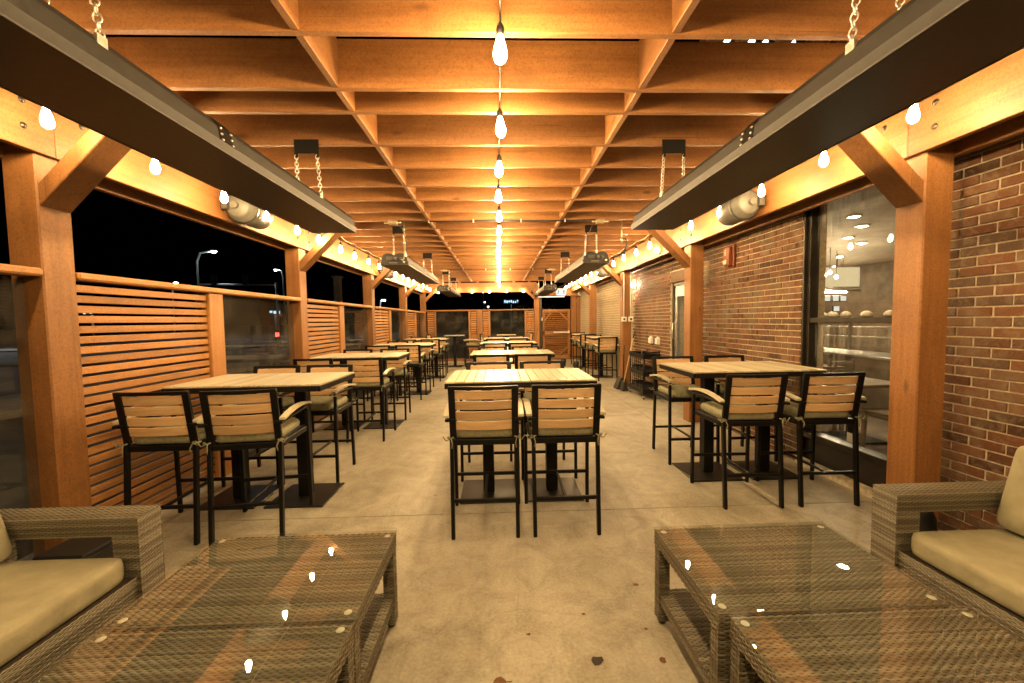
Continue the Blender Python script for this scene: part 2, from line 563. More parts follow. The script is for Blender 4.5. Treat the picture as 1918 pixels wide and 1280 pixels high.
# ------------------------------------------------------------------ pergola
perg = thing('pergola', 'orange stained cedar pergola of posts, beams and close joists over the patio', 'pergola')
for sgn, X0 in ((-1, XL), (1, XR)):
    xc = X0 + sgn * PW / 2
    for y in POST_Y:
        p = boxobj('post', (xc, y + PW / 2, 1.5), (PW, PW - 0.002, 3.0), 'cedar', perg, 0.008, auto=True)
        if y > 15 and sgn > 0:
            continue
        # knee brace from the post up to the joists
        L = 0.72
        prof = [(0, 2.33), (0, 2.465), (0.58, 3.045), (0.715, 3.045)]
        mb = MB()
        mb.prism([(x, z) for x, z in prof], -PW / 2 + 0.006, PW / 2 - 0.006)
        b = mb.obj('knee_brace', 'cedar_z', perg, 0.005)
        b.location = (X0, y + PW / 2, 0)
        if sgn > 0:
            b.scale = (-1, 1, 1)
    # doubled beam: inner ply laps the post face, outer ply behind
    for k in range(5):
        y0, y1 = POST_Y[k] + 0.1 if k else -2.0, POST_Y[k + 1] + (0.1 if k < 4 else 0.2)
        boxobj('beam', (X0 - sgn * 0.005, (y0 + y1) / 2, (ZBEAM0 + ZBEAM1) / 2), (0.05, y1 - y0 - 0.004, ZBEAM1 - ZBEAM0 - 0.004), 'cedar', perg, 0.004, auto=True)
        boxobj('beam', (X0 + sgn * (PW + 0.012), (y0 + y1) / 2, (ZBEAM0 + ZBEAM1) / 2 - 0.03), (0.05, y1 - y0 - 0.004, ZBEAM1 - ZBEAM0 - 0.004), 'cedar', perg, 0.004, auto=True)
JY = [-1.55, -1.03, -0.52, 0.0, 0.53, 1.06, 1.60, 2.14, 2.635, 2.92, 3.447, 3.93, 4.465, 4.98, 5.51, 5.98]
y = 5.98
while y + 0.508 < 15.3:
    y += 0.508
    JY.append(y)
JT, JH = 0.042, 0.30
for y in JY:
    boxobj('joist', (0.03, y, ZJ + JH / 2), (6.55, JT, JH), 'cedar', perg, 0.004, auto=True)
for a, b in zip(JY[:-1], JY[1:]):
    for xb in (-1.0, 0.94):
        L = b - a - JT - 0.002
        boxobj('blocking', (xb, (a + b) / 2, ZJ + JH / 2 - 0.001), (0.042, round(L, 3), JH - 0.006), 'cedar_x' if L < 0.3 else 'cedar_y', perg, 0.003)
for sgn, X0 in ((-1, XL), (1, XR)):
    for y in POST_Y[1:5]:
        for dy, z in ((0.03, 2.78), (0.03, 2.93), (0.17, 2.78), (0.17, 2.93)):
            o = link('bolt', shared('bolt', lambda: MB().lathe([(0.0, 0.008), (0.008, 0.008), (0.011, 0.004), (0.019, 0.003), (0.019, -0.002)], 10).mesh('bolt', 'frame')), perg, (X0 - sgn * 0.031, y + dy + (0.1 if dy > 0.1 else -0.1), z), (0, sgn * -PI / 2, 0))
# end beam across the far wall and the lower header over the gate
boxobj('beam', (-0.66, YEND - 0.03, 2.86), (4.3, 0.05, 0.375), 'cedar', perg, 0.004, auto=True)
for xb in (-2.2, -1.5, -0.8, -0.1, 0.6, 1.2):
    boxobj('blocking', (xb, YEND - 0.10, 3.085), (0.09, 0.12, 0.06), 'cedar_x', perg, 0.003)
boxobj('post', (1.50, YEND + 0.1, 1.5), (0.2, 0.2, 3.0), 'cedar', perg, 0.008, auto=True)
boxobj('header', (2.32, YEND - 0.05, 2.645), (1.95, 0.12, 0.30), 'cedar', perg, 0.006, auto=True)
boxobj('post', (3.17, YEND + 0.08, 1.24), (0.24, 0.2, 2.48), 'cedar', perg, 0.008, auto=True)
boxobj('post', (2.93, YEND + 0.12, 1.24), (0.15, 0.2, 2.48), 'cedar', perg, 0.008, auto=True)
boxobj('post', (-0.75, YEND + 0.08, 0.979), (0.22, 0.16, 1.958), 'cedar', perg, 0.006, auto=True)
mb = MB().prism([(0, 2.36), (0, 2.5), (0.36, 2.83), (0.5, 2.83)], -0.05, 0.05)
o = mb.obj('knee_brace', 'cedar_z', perg, 0.004)
o.location = (1.40, YEND - 0.11, 0); o.scale = (-1, 1, 1)

# ------------------------------------------------------------------ slatted fences
NS, SP, SH = 26, 0.0712, 0.0505
def slats(parent, x0, y0, x1, y1, zmax=1.885, n=NS):
    L = math.hypot(x1 - x0, y1 - y0)
    along_x = abs(x1 - x0) > abs(y1 - y0)
    for k in range(n):
        z = zmax - 0.045 - k * SP
        if z < 0.02: break
        c = ((x0 + x1) / 2 + jit(0.0015), (y0 + y1) / 2 + jit(0.0015), z + jit(0.0015))
        s = (round(L, 3), 0.022, SH) if along_x else (0.022, round(L, 3), SH)
        boxobj('slat', c, s, 'slatwood_lit', parent, 0.003, rot=(0, jit(0.001), jit(0.0008)), auto=True)

bay_names = ['beside the left sofa', 'beside the first fence table', 'beside the second fence table', 'beside the third fence table', 'beside the fourth fence table, farthest along']
ZR = 1.945
for k in range(5):
    y0, y1 = POST_Y[k] + PW + 0.003, POST_Y[k + 1] - 0.003
    xf = XL - 0.06
    ym = y0 + 1.25
    L = y1 - y0
    fb = thing('fence', 'cedar slat and glass fence bay with cap rail, ' + bay_names[k], 'fence', (xf, y0, 0), 0, 'fence bays along the left side')
    boxobj('rail', (0.0, L / 2, ZR - 0.025), (0.15, round(L, 3), 0.05), 'slatwood_lit', fb, 0.012, auto=True)
    if k > 0:
        slats(fb, 0, 0.0, 0, 1.25)
        boxobj('stud', (-0.03, 1.25 + 0.1, 0.945), (0.14, 0.2, 1.89), 'slatwood_lit', fb, 0.006, auto=True)
        g0 = 1.45
    else:
        g0 = 0.0
    gl = L - g0
    boxobj('glass_pane', (-0.06, g0 + gl / 2, 1.0), (0.008, round(gl, 3), 1.78), 'fence_glass', fb, 0)
    boxobj('sill', (-0.05, g0 + gl / 2, 0.05), (0.08, round(gl, 3), 0.1), 'frame', fb, 0.006)

# far end fence
ef = thing('fence', 'cedar slat and glass fence closing the far end of the patio', 'fence', (0, YEND + 0.08, 0))
for x0, x1 in ((-2.83, 1.395),):
    boxobj('rail', ((x0 + x1) / 2, -0.0, 1.985), (x1 - x0, 0.15, 0.05), 'cedar', ef, 0.01, auto=True)
for x0, x1 in ((-2.79, -2.53), (-1.10, -0.87), (-0.63, -0.41), (1.09, 1.395)):
    slats(ef, x0, 0, x1, 0, 1.95, 27)
for xc in (-2.49, -1.15, -0.375, 1.05):
    boxobj('stud', (xc, 0.0, 0.98), (0.075, 0.12, 1.94), 'cedar', ef, 0.005, auto=True)
for x0, x1 in ((-2.45, -1.19), (-0.335, 1.01)):
    boxobj('glass_pane', ((x0 + x1) / 2, 0.02, 1.03), (x1 - x0, 0.008, 1.84), 'fence_glass', ef, 0)
    boxobj('sill', ((x0 + x1) / 2, 0.0, 0.05), (x1 - x0, 0.1, 0.1), 'cedar', ef, 0.005, auto=True)

# gate
gt = thing('gate', 'louvred cedar gate with white push bar under the lit exit sign', 'gate', (2.26, YEND + 0.06, 0))
GW = 1.10
boxobj('gate_frame', (0, 0, 1.935), (GW, 0.05, 0.1), 'cedar', gt, 0.004, auto=True)
boxobj('gate_frame', (0, 0, 0.11), (GW, 0.05, 0.16), 'cedar', gt, 0.004, auto=True)
boxobj('gate_frame', (0, 0, 1.06), (GW, 0.05, 0.15), 'cedar', gt, 0.004, auto=True)
for s in (-1, 1):
    boxobj('gate_frame', (s * (GW / 2 - 0.05), -0.002, 1.0), (0.1, 0.046, 1.76), 'cedar', gt, 0.004, auto=True)
def gate_slats(z0, z1):
    n = int((z1 - z0) / SP)
    for k in range(n):
        boxobj('slat', (0, 0.008, z0 + (k + 0.5) * (z1 - z0) / n), (GW - 0.2, 0.02, 0.05), 'cedar', gt, 0.002, rot=(0.25, 0, 0), auto=True)
gate_slats(0.19, 0.985)
gate_slats(1.135, 1.885)
for p, q in (((-0.45, 1.55), (-0.2, 1.86)), ((0.45, 1.55), (0.15, 1.86)), ((0.45, 0.5), (0.12, 0.2))):
    MB().bar((p[0], -0.03, p[1]), (q[0], -0.03, q[1]), 0.07, 0.022, (1, 0, 0)).obj('brace', 'cedar_z', gt, 0.003)
o = MB().bar((-0.12, -0.07, 1.08), (0.47, -0.07, 1.08), 0.035, 0.03, (0, 0, 1)).obj('push_bar', 'white', gt, 0.004)
boxobj('latch_case', (0.49, -0.06, 1.085), (0.05, 0.07, 0.11), 'white', gt, 0.006)
gp = thing('gate_post', 'black steel gate post between the end fence and the cedar gate', 'gate post', (1.65, YEND + 0.06, 0), 0)
boxobj('post', (0, 0, 1.24), (0.07, 0.07, 2.48), 'frame', gp, 0.004)
boxobj('hinge', (0.045, -0.03, 1.6), (0.03, 0.02, 0.12), 'steel', gp, 0.002)
boxobj('hinge', (0.045, -0.03, 0.4), (0.03, 0.02, 0.12), 'steel', gp, 0.002)
gl_ = thing('strip_light', 'thin white strip light glowing under the header above the gate', 'strip light', (2.05, YEND - 0.08, 2.49))
MB().box((0, 0, -0.013), (1.05, 0.05, 0.024)).obj('channel', 'white', gl_, 0.002)
MB().box((0, 0, -0.028), (1.02, 0.035, 0.006)).obj('diffuser', mat_emit('strip_diffuser', (1, 0.85, 0.6), 6.0), gl_)

ex = thing('exit_sign', 'white box exit sign with two pale blue pictograms on gate header', 'exit sign', (2.43, YEND - 0.115, 2.64))
MB().box((0, 0, 0), (0.42, 0.06, 0.29)).obj('housing', 'white', ex, 0.03)
MB().box((0, -0.033, 0), (0.37, 0.004, 0.24)).obj('face', 'exit_white', ex)
for sx in (-1, 1):
    mb = MB()
    x = sx * 0.105
    mb.lathe([(0.0, 0.02), (0.02, 0.014), (0.026, 0), (0.02, -0.014), (0.0, -0.02)], 10, (x + 0.008, -0.036, 0.075))
    mb.bar((x, -0.037, 0.055), (x - 0.008, -0.037, -0.02), 0.05, 0.004)
    mb.bar((x - 0.008, -0.0372, -0.01), (x + 0.03, -0.0372, -0.085), 0.026, 0.004)
    mb.bar((x - 0.008, -0.0374, -0.01), (x - 0.03, -0.0374, -0.05), 0.026, 0.004)
    mb.bar((x - 0.03, -0.0376, -0.045), (x - 0.045, -0.0376, -0.09), 0.022, 0.004)
    mb.bar((x, -0.0378, 0.045), (x + 0.05, -0.0378, 0.01), 0.018, 0.004)
    mb.bar((x, -0.038, 0.045), (x - 0.045, -0.038, 0.005), 0.018, 0.004)
    mb.obj('pictogram', 'exit_blue', ex)

hb = thing('siren', 'round white siren disc at the right end of gate header', 'siren', (3.17, YEND - 0.115, 2.57))
o = MB().lathe([(0.0, 0.05), (0.03, 0.05), (0.035, 0.04), (0.08, 0.03), (0.09, 0.015), (0.09, 0.0), (0.0, 0.0)], 20).obj('cone', 'white', hb)
o.rotation_euler = (PI / 2, 0, 0)
o = MB().lathe([(0.0, 0.056), (0.028, 0.056), (0.028, 0.048)], 12).obj('core', 'greyd', hb)
o.rotation_euler = (PI / 2, 0, 0)

# ------------------------------------------------------------------ brick building
bld = thing('brick_building', 'red brick restaurant wall with glass door and tall dark framed window', 'building')
CO, BL, BH, MJ = 0.0677, 0.194, 0.0575, 0.0097
WIN = (2.9, 4.13, 0.0, 2.78)
DOOR = (6.38, 7.36, 0.0, 2.42)
def in_open(y, z, pad=0.0):
    for a, b, c, d in (WIN, DOOR):
        if a - pad < y < b + pad and c <= z < d:
            return True
    return False
rects = []
YB0, YB1, ZB1 = -2.5, 16.6, 5.9
nz = int(ZB1 / CO)
# mortar backing, cut around the openings
mb = MB()
def wallbox(y0, y1, z0, z1):
    mb.box((XW + 0.125 + 0.009, (y0 + y1) / 2, (z0 + z1) / 2), (0.25, y1 - y0, z1 - z0))
wallbox(YB0, WIN[0], 0, ZB1); wallbox(WIN[1], DOOR[0], 0, ZB1); wallbox(DOOR[1], YB1, 0, ZB1)
wallbox(WIN[0], WIN[1], WIN[3], ZB1); wallbox(DOOR[0], DOOR[1], DOOR[3], ZB1)
mb.obj('wall', 'mortar', bld)
allb = []
for r in range(nz):
    z = r * CO + CO / 2
    off = (r % 2) * (BL + MJ) / 2
    y = YB0 + off - (BL + MJ)
    while y < YB1:
        a, b = y, y + BL
        y += BL + MJ
        a = max(a, YB0); b = min(b, YB1)
        segs = [(a, b)]
        for (o0, o1, oz0, oz1) in (WIN, DOOR):
            if oz0 <= z < oz1:
                ns = []
                for (p, q) in segs:
                    if q <= o0 or p >= o1: ns.append((p, q))
                    else:
                        if p < o0: ns.append((p, o0))
                        if q > o1: ns.append((o1, q))
                segs = ns
        for (p, q) in segs:
            if q - p > 0.03:
                allb.append(((p + q) / 2, z, q - p))
def vis_rank(b):
    y, z, L = b
    if z > 2.62 or y < 2.3: return 1e9
    if 2.3 < y < 2.62 and z < 0.5: return 1e9
    return math.hypot(y, XW) - (0.0 if L > 0.15 else -2.0)
allb.sort(key=vis_rank)
near, rest = allb[:298], allb[298:]
for (y, z, L) in near:
    o = boxobj('brick', (XW + 0.045 + jit(0.0022), y, z), (0.09, round(L, 2), BH), 'brick', bld, 0.003, rot=(jit(0.004), 0, jit(0.006)))
mb, mp = MB(), MB()
for (y, z, L) in rest:
    (mp if y > 9.35 else mb).box((XW + 0.045 + jit(0.0022), y, z), (0.09, L, BH))
tag(mb.obj('brick_courses', 'brick', bld), kind='stuff')
o = tag(mp.obj('brick_courses', 'pale_brick', bld), kind='stuff')
o['label'] = 'pale tan brickwork beyond the third right post'
M['lintel'] = mat_plain('lintel_stone', (0.16, 0.10, 0.06), 0.85, 0, 0.2, 14, 0.3)
boxobj('lintel', (XW + 0.075, (DOOR[0] + DOOR[1]) / 2, 2.32), (0.14, DOOR[1] - DOOR[0] - 0.004, 0.196), 'lintel', bld, 0.006)
# window
wf = MB()
y0, y1 = WIN[0] + 0.002, WIN[1] - 0.002
xw = XW + 0.09
for yy in (y0 + 0.03, y1 - 0.03):
    wf.box((xw, yy, (0.36 + 2.776) / 2), (0.10, 0.06, 2.776 - 0.36))
wf.box((xw, (y0 + y1) / 2, 0.33), (0.13, y1 - y0, 0.06))
wf.box((xw, (y0 + y1) / 2, 2.745), (0.10, y1 - y0 - 0.12, 0.06))
wf.box((xw, (y0 + y1) / 2, 1.535), (0.09, y1 - y0 - 0.12, 0.05))
wfo = wf.obj('window', 'frame', bld, 0.004)
for z0, z1 in ((0.36, 1.51), (1.56, 2.715)):
    o = MB().box((0, 0, 0), (0.01, y1 - y0 - 0.12, z1 - z0 - 0.002)).obj('pane', 'window_glass', wfo)
    o.location = (xw + 0.012, (y0 + y1) / 2, (z0 + z1) / 2)
boxobj('spandrel_panel', (xw + 0.01, (y0 + y1) / 2, 0.149), (0.09, y1 - y0, 0.296), 'dark', bld, 0.003)
o = MB().box((xw + 0.002, 3.585, 0.43), (0.002, 0.09, 0.085)).obj('sticker', 'white', wfo)
# jamb trim strip beside brick
boxobj('trim', (XW + 0.02, y1 - 0.012, 1.4), (0.03, 0.022, 2.7), 'frame', wfo, 0.002)
# door
df = MB()
y0, y1 = DOOR[0] + 0.002, DOOR[1] - 0.002
for yy in (y0 + 0.03, y1 - 0.03):
    df.box((xw, yy, 1.11), (0.1, 0.06, 2.22))
df.box((xw, (y0 + y1) / 2, 2.19), (0.098, y1 - y0 - 0.12, 0.06))
dfo = df.obj('door_frame', 'frame', bld, 0.003)
dl = MB()
yy0, yy1 = y0 + 0.065, y1 - 0.065
for yy in (yy0 + 0.05, yy1 - 0.05):
    dl.box((xw - 0.01, yy, 1.09), (0.045, 0.1, 2.13))
dl.box((xw - 0.01, (yy0 + yy1) / 2, 2.06), (0.043, yy1 - yy0 - 0.2, 0.19))
dl.box((xw - 0.01, (yy0 + yy1) / 2, 0.14), (0.043, yy1 - yy0 - 0.2, 0.23))
M['door_metal'] = mat_plain('brushed_door', (0.42, 0.40, 0.36), 0.35, 0.8, 0.1, 25)
dlo = dl.obj('door', 'door_metal', bld, 0.003)
MB().box((xw - 0.01, (yy0 + yy1) / 2, 1.11), (0.01, yy1 - yy0 - 0.2, 1.70)).obj('pane', 'glass', dlo)
mb = MB().tube([(xw - 0.035, yy1 - 0.05, 1.20), (xw - 0.09, yy1 - 0.05, 1.20), (xw - 0.09, yy1 - 0.05, 1.48), (xw - 0.035, yy1 - 0.05, 1.48)], 0.012, 8)
mb.box((xw - 0.036, yy1 - 0.05, 1.3), (0.006, 0.07, 0.5))
mb.obj('handle', 'steel', dlo)
boxobj('plinth', (XW - 0.004, 3.515, 0.04), (0.05, 1.226, 0.08), 'mortar', bld, 0.004)

# ------------------------------------------------------------------ restaurant interior
tag(MB().box((6.6, 7.0, -0.06), (6.2, 12.6, 0.1)).obj('interior_floor', 'interior'), kind='structure')
tag(MB().box((6.6, 7.0, 2.95), (6.2, 12.6, 0.1)).obj('interior_ceiling', 'ceiling'), kind='structure')
tag(MB().box((9.7, 7.0, 1.45), (0.1, 12.6, 2.9)).obj('interior_wall', 'interior'), kind='structure')
tag(MB().box((6.6, 13.25, 1.45), (6.1, 0.1, 2.9)).obj('interior_wall', 'interior'), kind='structure')
tag(MB().box((6.6, 0.75, 1.45), (6.1, 0.1, 2.9)).obj('interior_wall', 'interior'), kind='structure')
DL = [(4.30, 5.32), (4.72, 5.20), (5.35, 5.75), (5.9, 6.6), (7.6, 8.7), (7.35, 9.05), (9.2, 11.2), (6.6, 7.1), (4.6, 7.9), (8.9, 10.4)]
dl0 = None
for i, (x, y) in enumerate(DL):
    d = thing('ceiling_light', 'small round restaurant ceiling downlight, ' + ['nearest the tall window', 'at the right edge of the tall window', 'second nearest, just behind the window', 'over the table between window and door', 'over the near end of the counter', 'left above the service counter', 'deep inside over the far wall corner', 'over the far end of the counter', 'just inside the glass door', 'farthest of all from the window'][i], 'ceiling light', (x, y, 2.9), 0, 'downlights inside the restaurant')
    link('trim_ring', shared('dl_ring', lambda: MB().lathe([(0.09, 0.0), (0.09, -0.02), (0.065, -0.025), (0.065, -0.004)], 16).mesh('trim_ring', 'white')), d)
    link('lens', shared('dl_lens', lambda: MB().lathe([(0.064, -0.012), (0.03, -0.03), (0.0, -0.034)], 16).mesh('lens', 'down')), d)
# service counter, shelf with food, hood, dining tables
ct = thing('service_counter', 'stainless service counter lit from above inside the restaurant', 'counter', (6.15, 6.9, 0), math.radians(0))
MB().box((0, 0, 0.45), (0.7, 3.2, 0.9)).obj('cabinet', 'interior', ct, 0.01)
MB().box((0, 0, 0.92), (0.8, 3.3, 0.04)).obj('worktop', 'steel', ct, 0.006)
MB().box((0.1, 0, 1.52), (0.5, 3.2, 0.03)).obj('shelf', 'steel', ct, 0.004)
for yy in (-1.5, 0, 1.5):
    MB().box((0.1, yy, 1.23), (0.04, 0.04, 0.55)).obj('upright', 'steel', ct, 0.003)
for i in range(9):
    x, y = 6.2 + jit(0.08), 5.55 + i * 0.33
    rr = random.uniform(0.07, 0.11)
    tag(MB().lathe([(0, 0.0), (rr * 0.9, 0.015), (rr, 0.05), (rr * 0.75, 0.09), (rr * 0.3, 0.115), (0, 0.12)], 12).obj('bread_bowl', 'food', loc=(x, y, 1.536)), 'pale heaped bread on the service shelf, ' + ['nearest end', 'second from near end', 'third from near end', 'fourth from near end', 'middle of the row', 'fourth from far end', 'third from far end', 'second from far end', 'far end'][i], 'bread', 'bread on the service shelf')
hd = thing('light_box', 'pale lit panel hanging over the restaurant counter', 'light panel', (7.1, 8.2, 2.38))
MB().box((0, 0, 0), (0.95, 0.1, 0.44)).obj('case', 'steel', hd, 0.01)
MB().box((0, -0.055, 0.0), (0.9, 0.008, 0.40)).obj('panel', mat_emit('warm_panel', (1.0, 0.76, 0.42), 0.75), hd)
lb = thing('lamp_bar', 'very bright lamp bar just below the pale panel indoors', 'lamp bar', (6.95, 8.0, 2.06))
MB().box((0, 0, 0.03), (0.9, 0.12, 0.05)).obj('housing', 'steel', lb, 0.01)
MB().box((-0.1, -0.01, -0.005), (0.5, 0.10, 0.02)).obj('lens', 'down', lb)
for i, (x, z) in enumerate([(6.78, 1.93), (6.96, 1.93), (7.12, 1.93), (6.98, 1.72)]):
    sc_ = thing('menu_screen', 'small pale lit screen above the restaurant counter, ' + ['left of three', 'middle of three', 'right of three', 'single one lower down'][i], 'screen', (x, 8.05, z), 0, 'screens over the counter')
    MB().box((0, 0, 0), (0.14, 0.03, 0.13)).obj('bezel', 'black', sc_, 0.004)
    MB().box((0, -0.017, 0), (0.115, 0.004, 0.10)).obj('display', 'screen', sc_)
for i, z in enumerate((1.18, 1.36)):
    pz = thing('heat_lamp_rail', ['lower pale shelf rail glinting behind the window', 'upper pale shelf rail glinting behind the window'][i], 'rail', (6.6, 7.2, z), math.radians(8))
    MB().box((0, 0, 0), (0.06, 2.6, 0.03)).obj('rail', 'steel', pz, 0.004)
    MB().box((0, -1.25, -0.1), (0.04, 0.04, 0.2)).obj('upright', 'steel', pz)
il = thing('added_glint_lights', 'tiny warm bulbs added as glints deep inside the restaurant', 'added lights', (0, 0, 0))  # bulbs added for small glints behind the glass, no such row known
pts = [(5.2 + 0.42 * k, 6.35 + 0.42 * k + jit(0.1), 2.34 + jit(0.12)) for k in range(9)]
for p in pts:
    link('bulb', shared('small_bulb', lambda: MB().lathe([(0.0, 0.035), (0.022, 0.02), (0.028, -0.005), (0.018, -0.028), (0.0, -0.034)], 8).mesh('bulb', 'down')), il, p)
    MB().tube([(p[0], p[1], p[2] + 0.03), (p[0], p[1], 2.9)], 0.005, 5).obj('cord', 'black_rubber', il)
for i, (x, y) in enumerate([(4.5, 4.9), (5.2, 6.6), (4.4, 6.0)]):
    t = thing('dining_table', ['dark dining table just inside the tall window', 'dark dining table farther inside the restaurant', 'dark dining table between window and glass door'][i], 'table', (x, y, 0))
    MB().box((0, 0, 0.735), (0.75, 0.75, 0.035)).obj('tabletop', 'interior', t, 0.006)
    MB().box((0, 0, 0.37), (0.08, 0.08, 0.70)).obj('column', 'black', t)
    MB().box((0, 0, 0.012), (0.5, 0.5, 0.02)).obj('base_plate', 'black', t, 0.004)
    for sy in (-1, 1):
        c = thing('dining_chair', 'dark dining chair, %s side of the %s inside the restaurant' % (('near' if sy < 0 else 'far'), ['table just inside the window', 'farther table', 'table between window and door'][i]), 'chair', (x, y + sy * 0.55, 0), 0 if sy < 0 else PI, 'dining chairs inside')
        for a in (-1, 1):
            for b in (-1, 1):
                MB().bar((a * 0.19, b * 0.19, 0), (a * 0.18, b * 0.18, 0.45 if b > 0 else 0.92), 0.035, 0.035).obj('leg', 'interior', c)
        MB().box((0, 0, 0.46), (0.42, 0.42, 0.03)).obj('seat', 'interior', c, 0.006)
        for z in (0.62, 0.74, 0.86):
            MB().box((0, -0.185, z), (0.36, 0.02, 0.05)).obj('slat', 'interior', c, 0.004)
dv = thing('divider', 'tall dark cabinet standing inside the restaurant behind the window', 'cabinet', (5.25, 6.95, 0))
MB().box((0, 0, 1.12), (0.42, 0.7, 2.24)).obj('body', 'dark', dv, 0.01)
MB().box((-0.22, -0.17, 1.1), (0.02, 0.33, 2.1)).obj('door', 'interior', dv, 0.004)
MB().box((-0.22, 0.17, 1.1), (0.02, 0.33, 2.1)).obj('door', 'interior', dv, 0.004)

# ------------------------------------------------------------------ string lights
def bulb_mesh(mat):
    pr = [(0.0135, 0.0), (0.015, -0.012), (0.021, -0.035), (0.0285, -0.062), (0.0325, -0.085), (0.031, -0.104), (0.024, -0.120), (0.012, -0.129), (0.0, -0.131)]
    return MB().lathe(pr, 10).mesh('bulb', mat)
def socket_mesh():
    return MB().lathe([(0.0, 0.052), (0.008, 0.052), (0.011, 0.045), (0.018, 0.035), (0.0205, 0.02), (0.0205, -0.004), (0.0145, -0.008)], 12).mesh('socket', 'black_rubber')
def string_light(label, sockets, cord_z, dirn, cmat='black_rubber', sag=0.025, bmat='bulb_side'):
    """sockets: list of (x, y, z) bulb-centre points"""
    st = thing('string_light', label, 'string lights', (0, 0, 0), 0, 'strings of bare bulbs')
    pts = []
    for i, (x, y, z) in enumerate(sockets):
        zt = z + 0.115
        mb = MB().tube([(x, y, zt), (x + jit(0.004), y + jit(0.004), (zt + cord_z) / 2), (x, y, cord_z)], 0.0035, 6)
        s = link('socket', shared('socket', socket_mesh), st, (x, y, z + 0.066))
        mb.obj('drop_cord', 'black_rubber', st)
        bo = link('bulb', shared(bmat, lambda: bulb_mesh(bmat)), st, (x, y, z + 0.064), (jit(0.05), jit(0.05), random.random() * 6))
        if bmat != 'bulb': bo.scale = (0.88, 0.88, 0.88)
        pts.append((x, y, cord_z))
        if i < len(sockets) - 1:
            n = sockets[i + 1]
            for q in (0.25, 0.5, 0.75):
                pts.append((x + (n[0] - x) * q, y + (n[1] - y) * q, cord_z - sag * 4 * q * (1 - q)))
    MB().tube(pts, 0.0045, 6).obj('cord', cmat, st)
    return st
M['cord_pale'] = mat_plain('pale_cord', (0.5, 0.42, 0.28), 0.5, 0.0, 0.1, 30)
def clear_brace(y):
    for p in POST_Y:
        if p - 0.06 < y < p + 0.1: return p - 0.06
        if p + 0.1 <= y < p + 0.26: return p + 0.26
    return y
yc = [-1.15, -0.36, 0.43, 1.22, 2.02, 2.82, 3.55, 4.33, 5.13, 5.9]
while yc[-1] < 14.7: yc.append(yc[-1] + 0.79)
string_light('bare bulbs in a line down the middle of the joists', [(0.018 + jit(0.012), y * 0.977, 2.872 + jit(0.012)) for y in yc], 3.035, 1, bmat='bulb')
yl = [-1.3, -0.5, 0.25, 1.05, 1.8, 2.556, 3.316, 4.08, 4.804, 5.543, 6.30, 6.993, 7.704, 8.45]
while yl[-1] < 14.8: yl.append(yl[-1] + 0.745)
string_light('bare bulbs strung along the left beam above the slat fence', [(-2.52 + jit(0.012), clear_brace(y * 0.935), 2.752 + jit(0.008)) for y in yl + [yl[-1] + 0.745]], 2.96, 1, 'cord_pale')
yr = [-1.3, -0.5, 0.25, 1.05, 1.8, 2.557, 3.288, 4.054, 4.838, 5.58, 6.358, 7.1, 7.788, 8.514, 9.35]
while yr[-1] < 14.8: yr.append(yr[-1] + 0.745)
string_light('bare bulbs strung along the right beam beside the brick wall', [(2.53 + jit(0.012), clear_brace(y * 0.935), 2.782 + jit(0.008)) for y in yr + [yr[-1] + 0.745]], 2.98, 1, 'cord_pale')
string_light('short row of bare bulbs on the far end beam', [(x, 15.42, 2.70) for x in (-2.3, -1.65, -1.0, -0.34, 0.31, 0.95)], 2.90, 0)

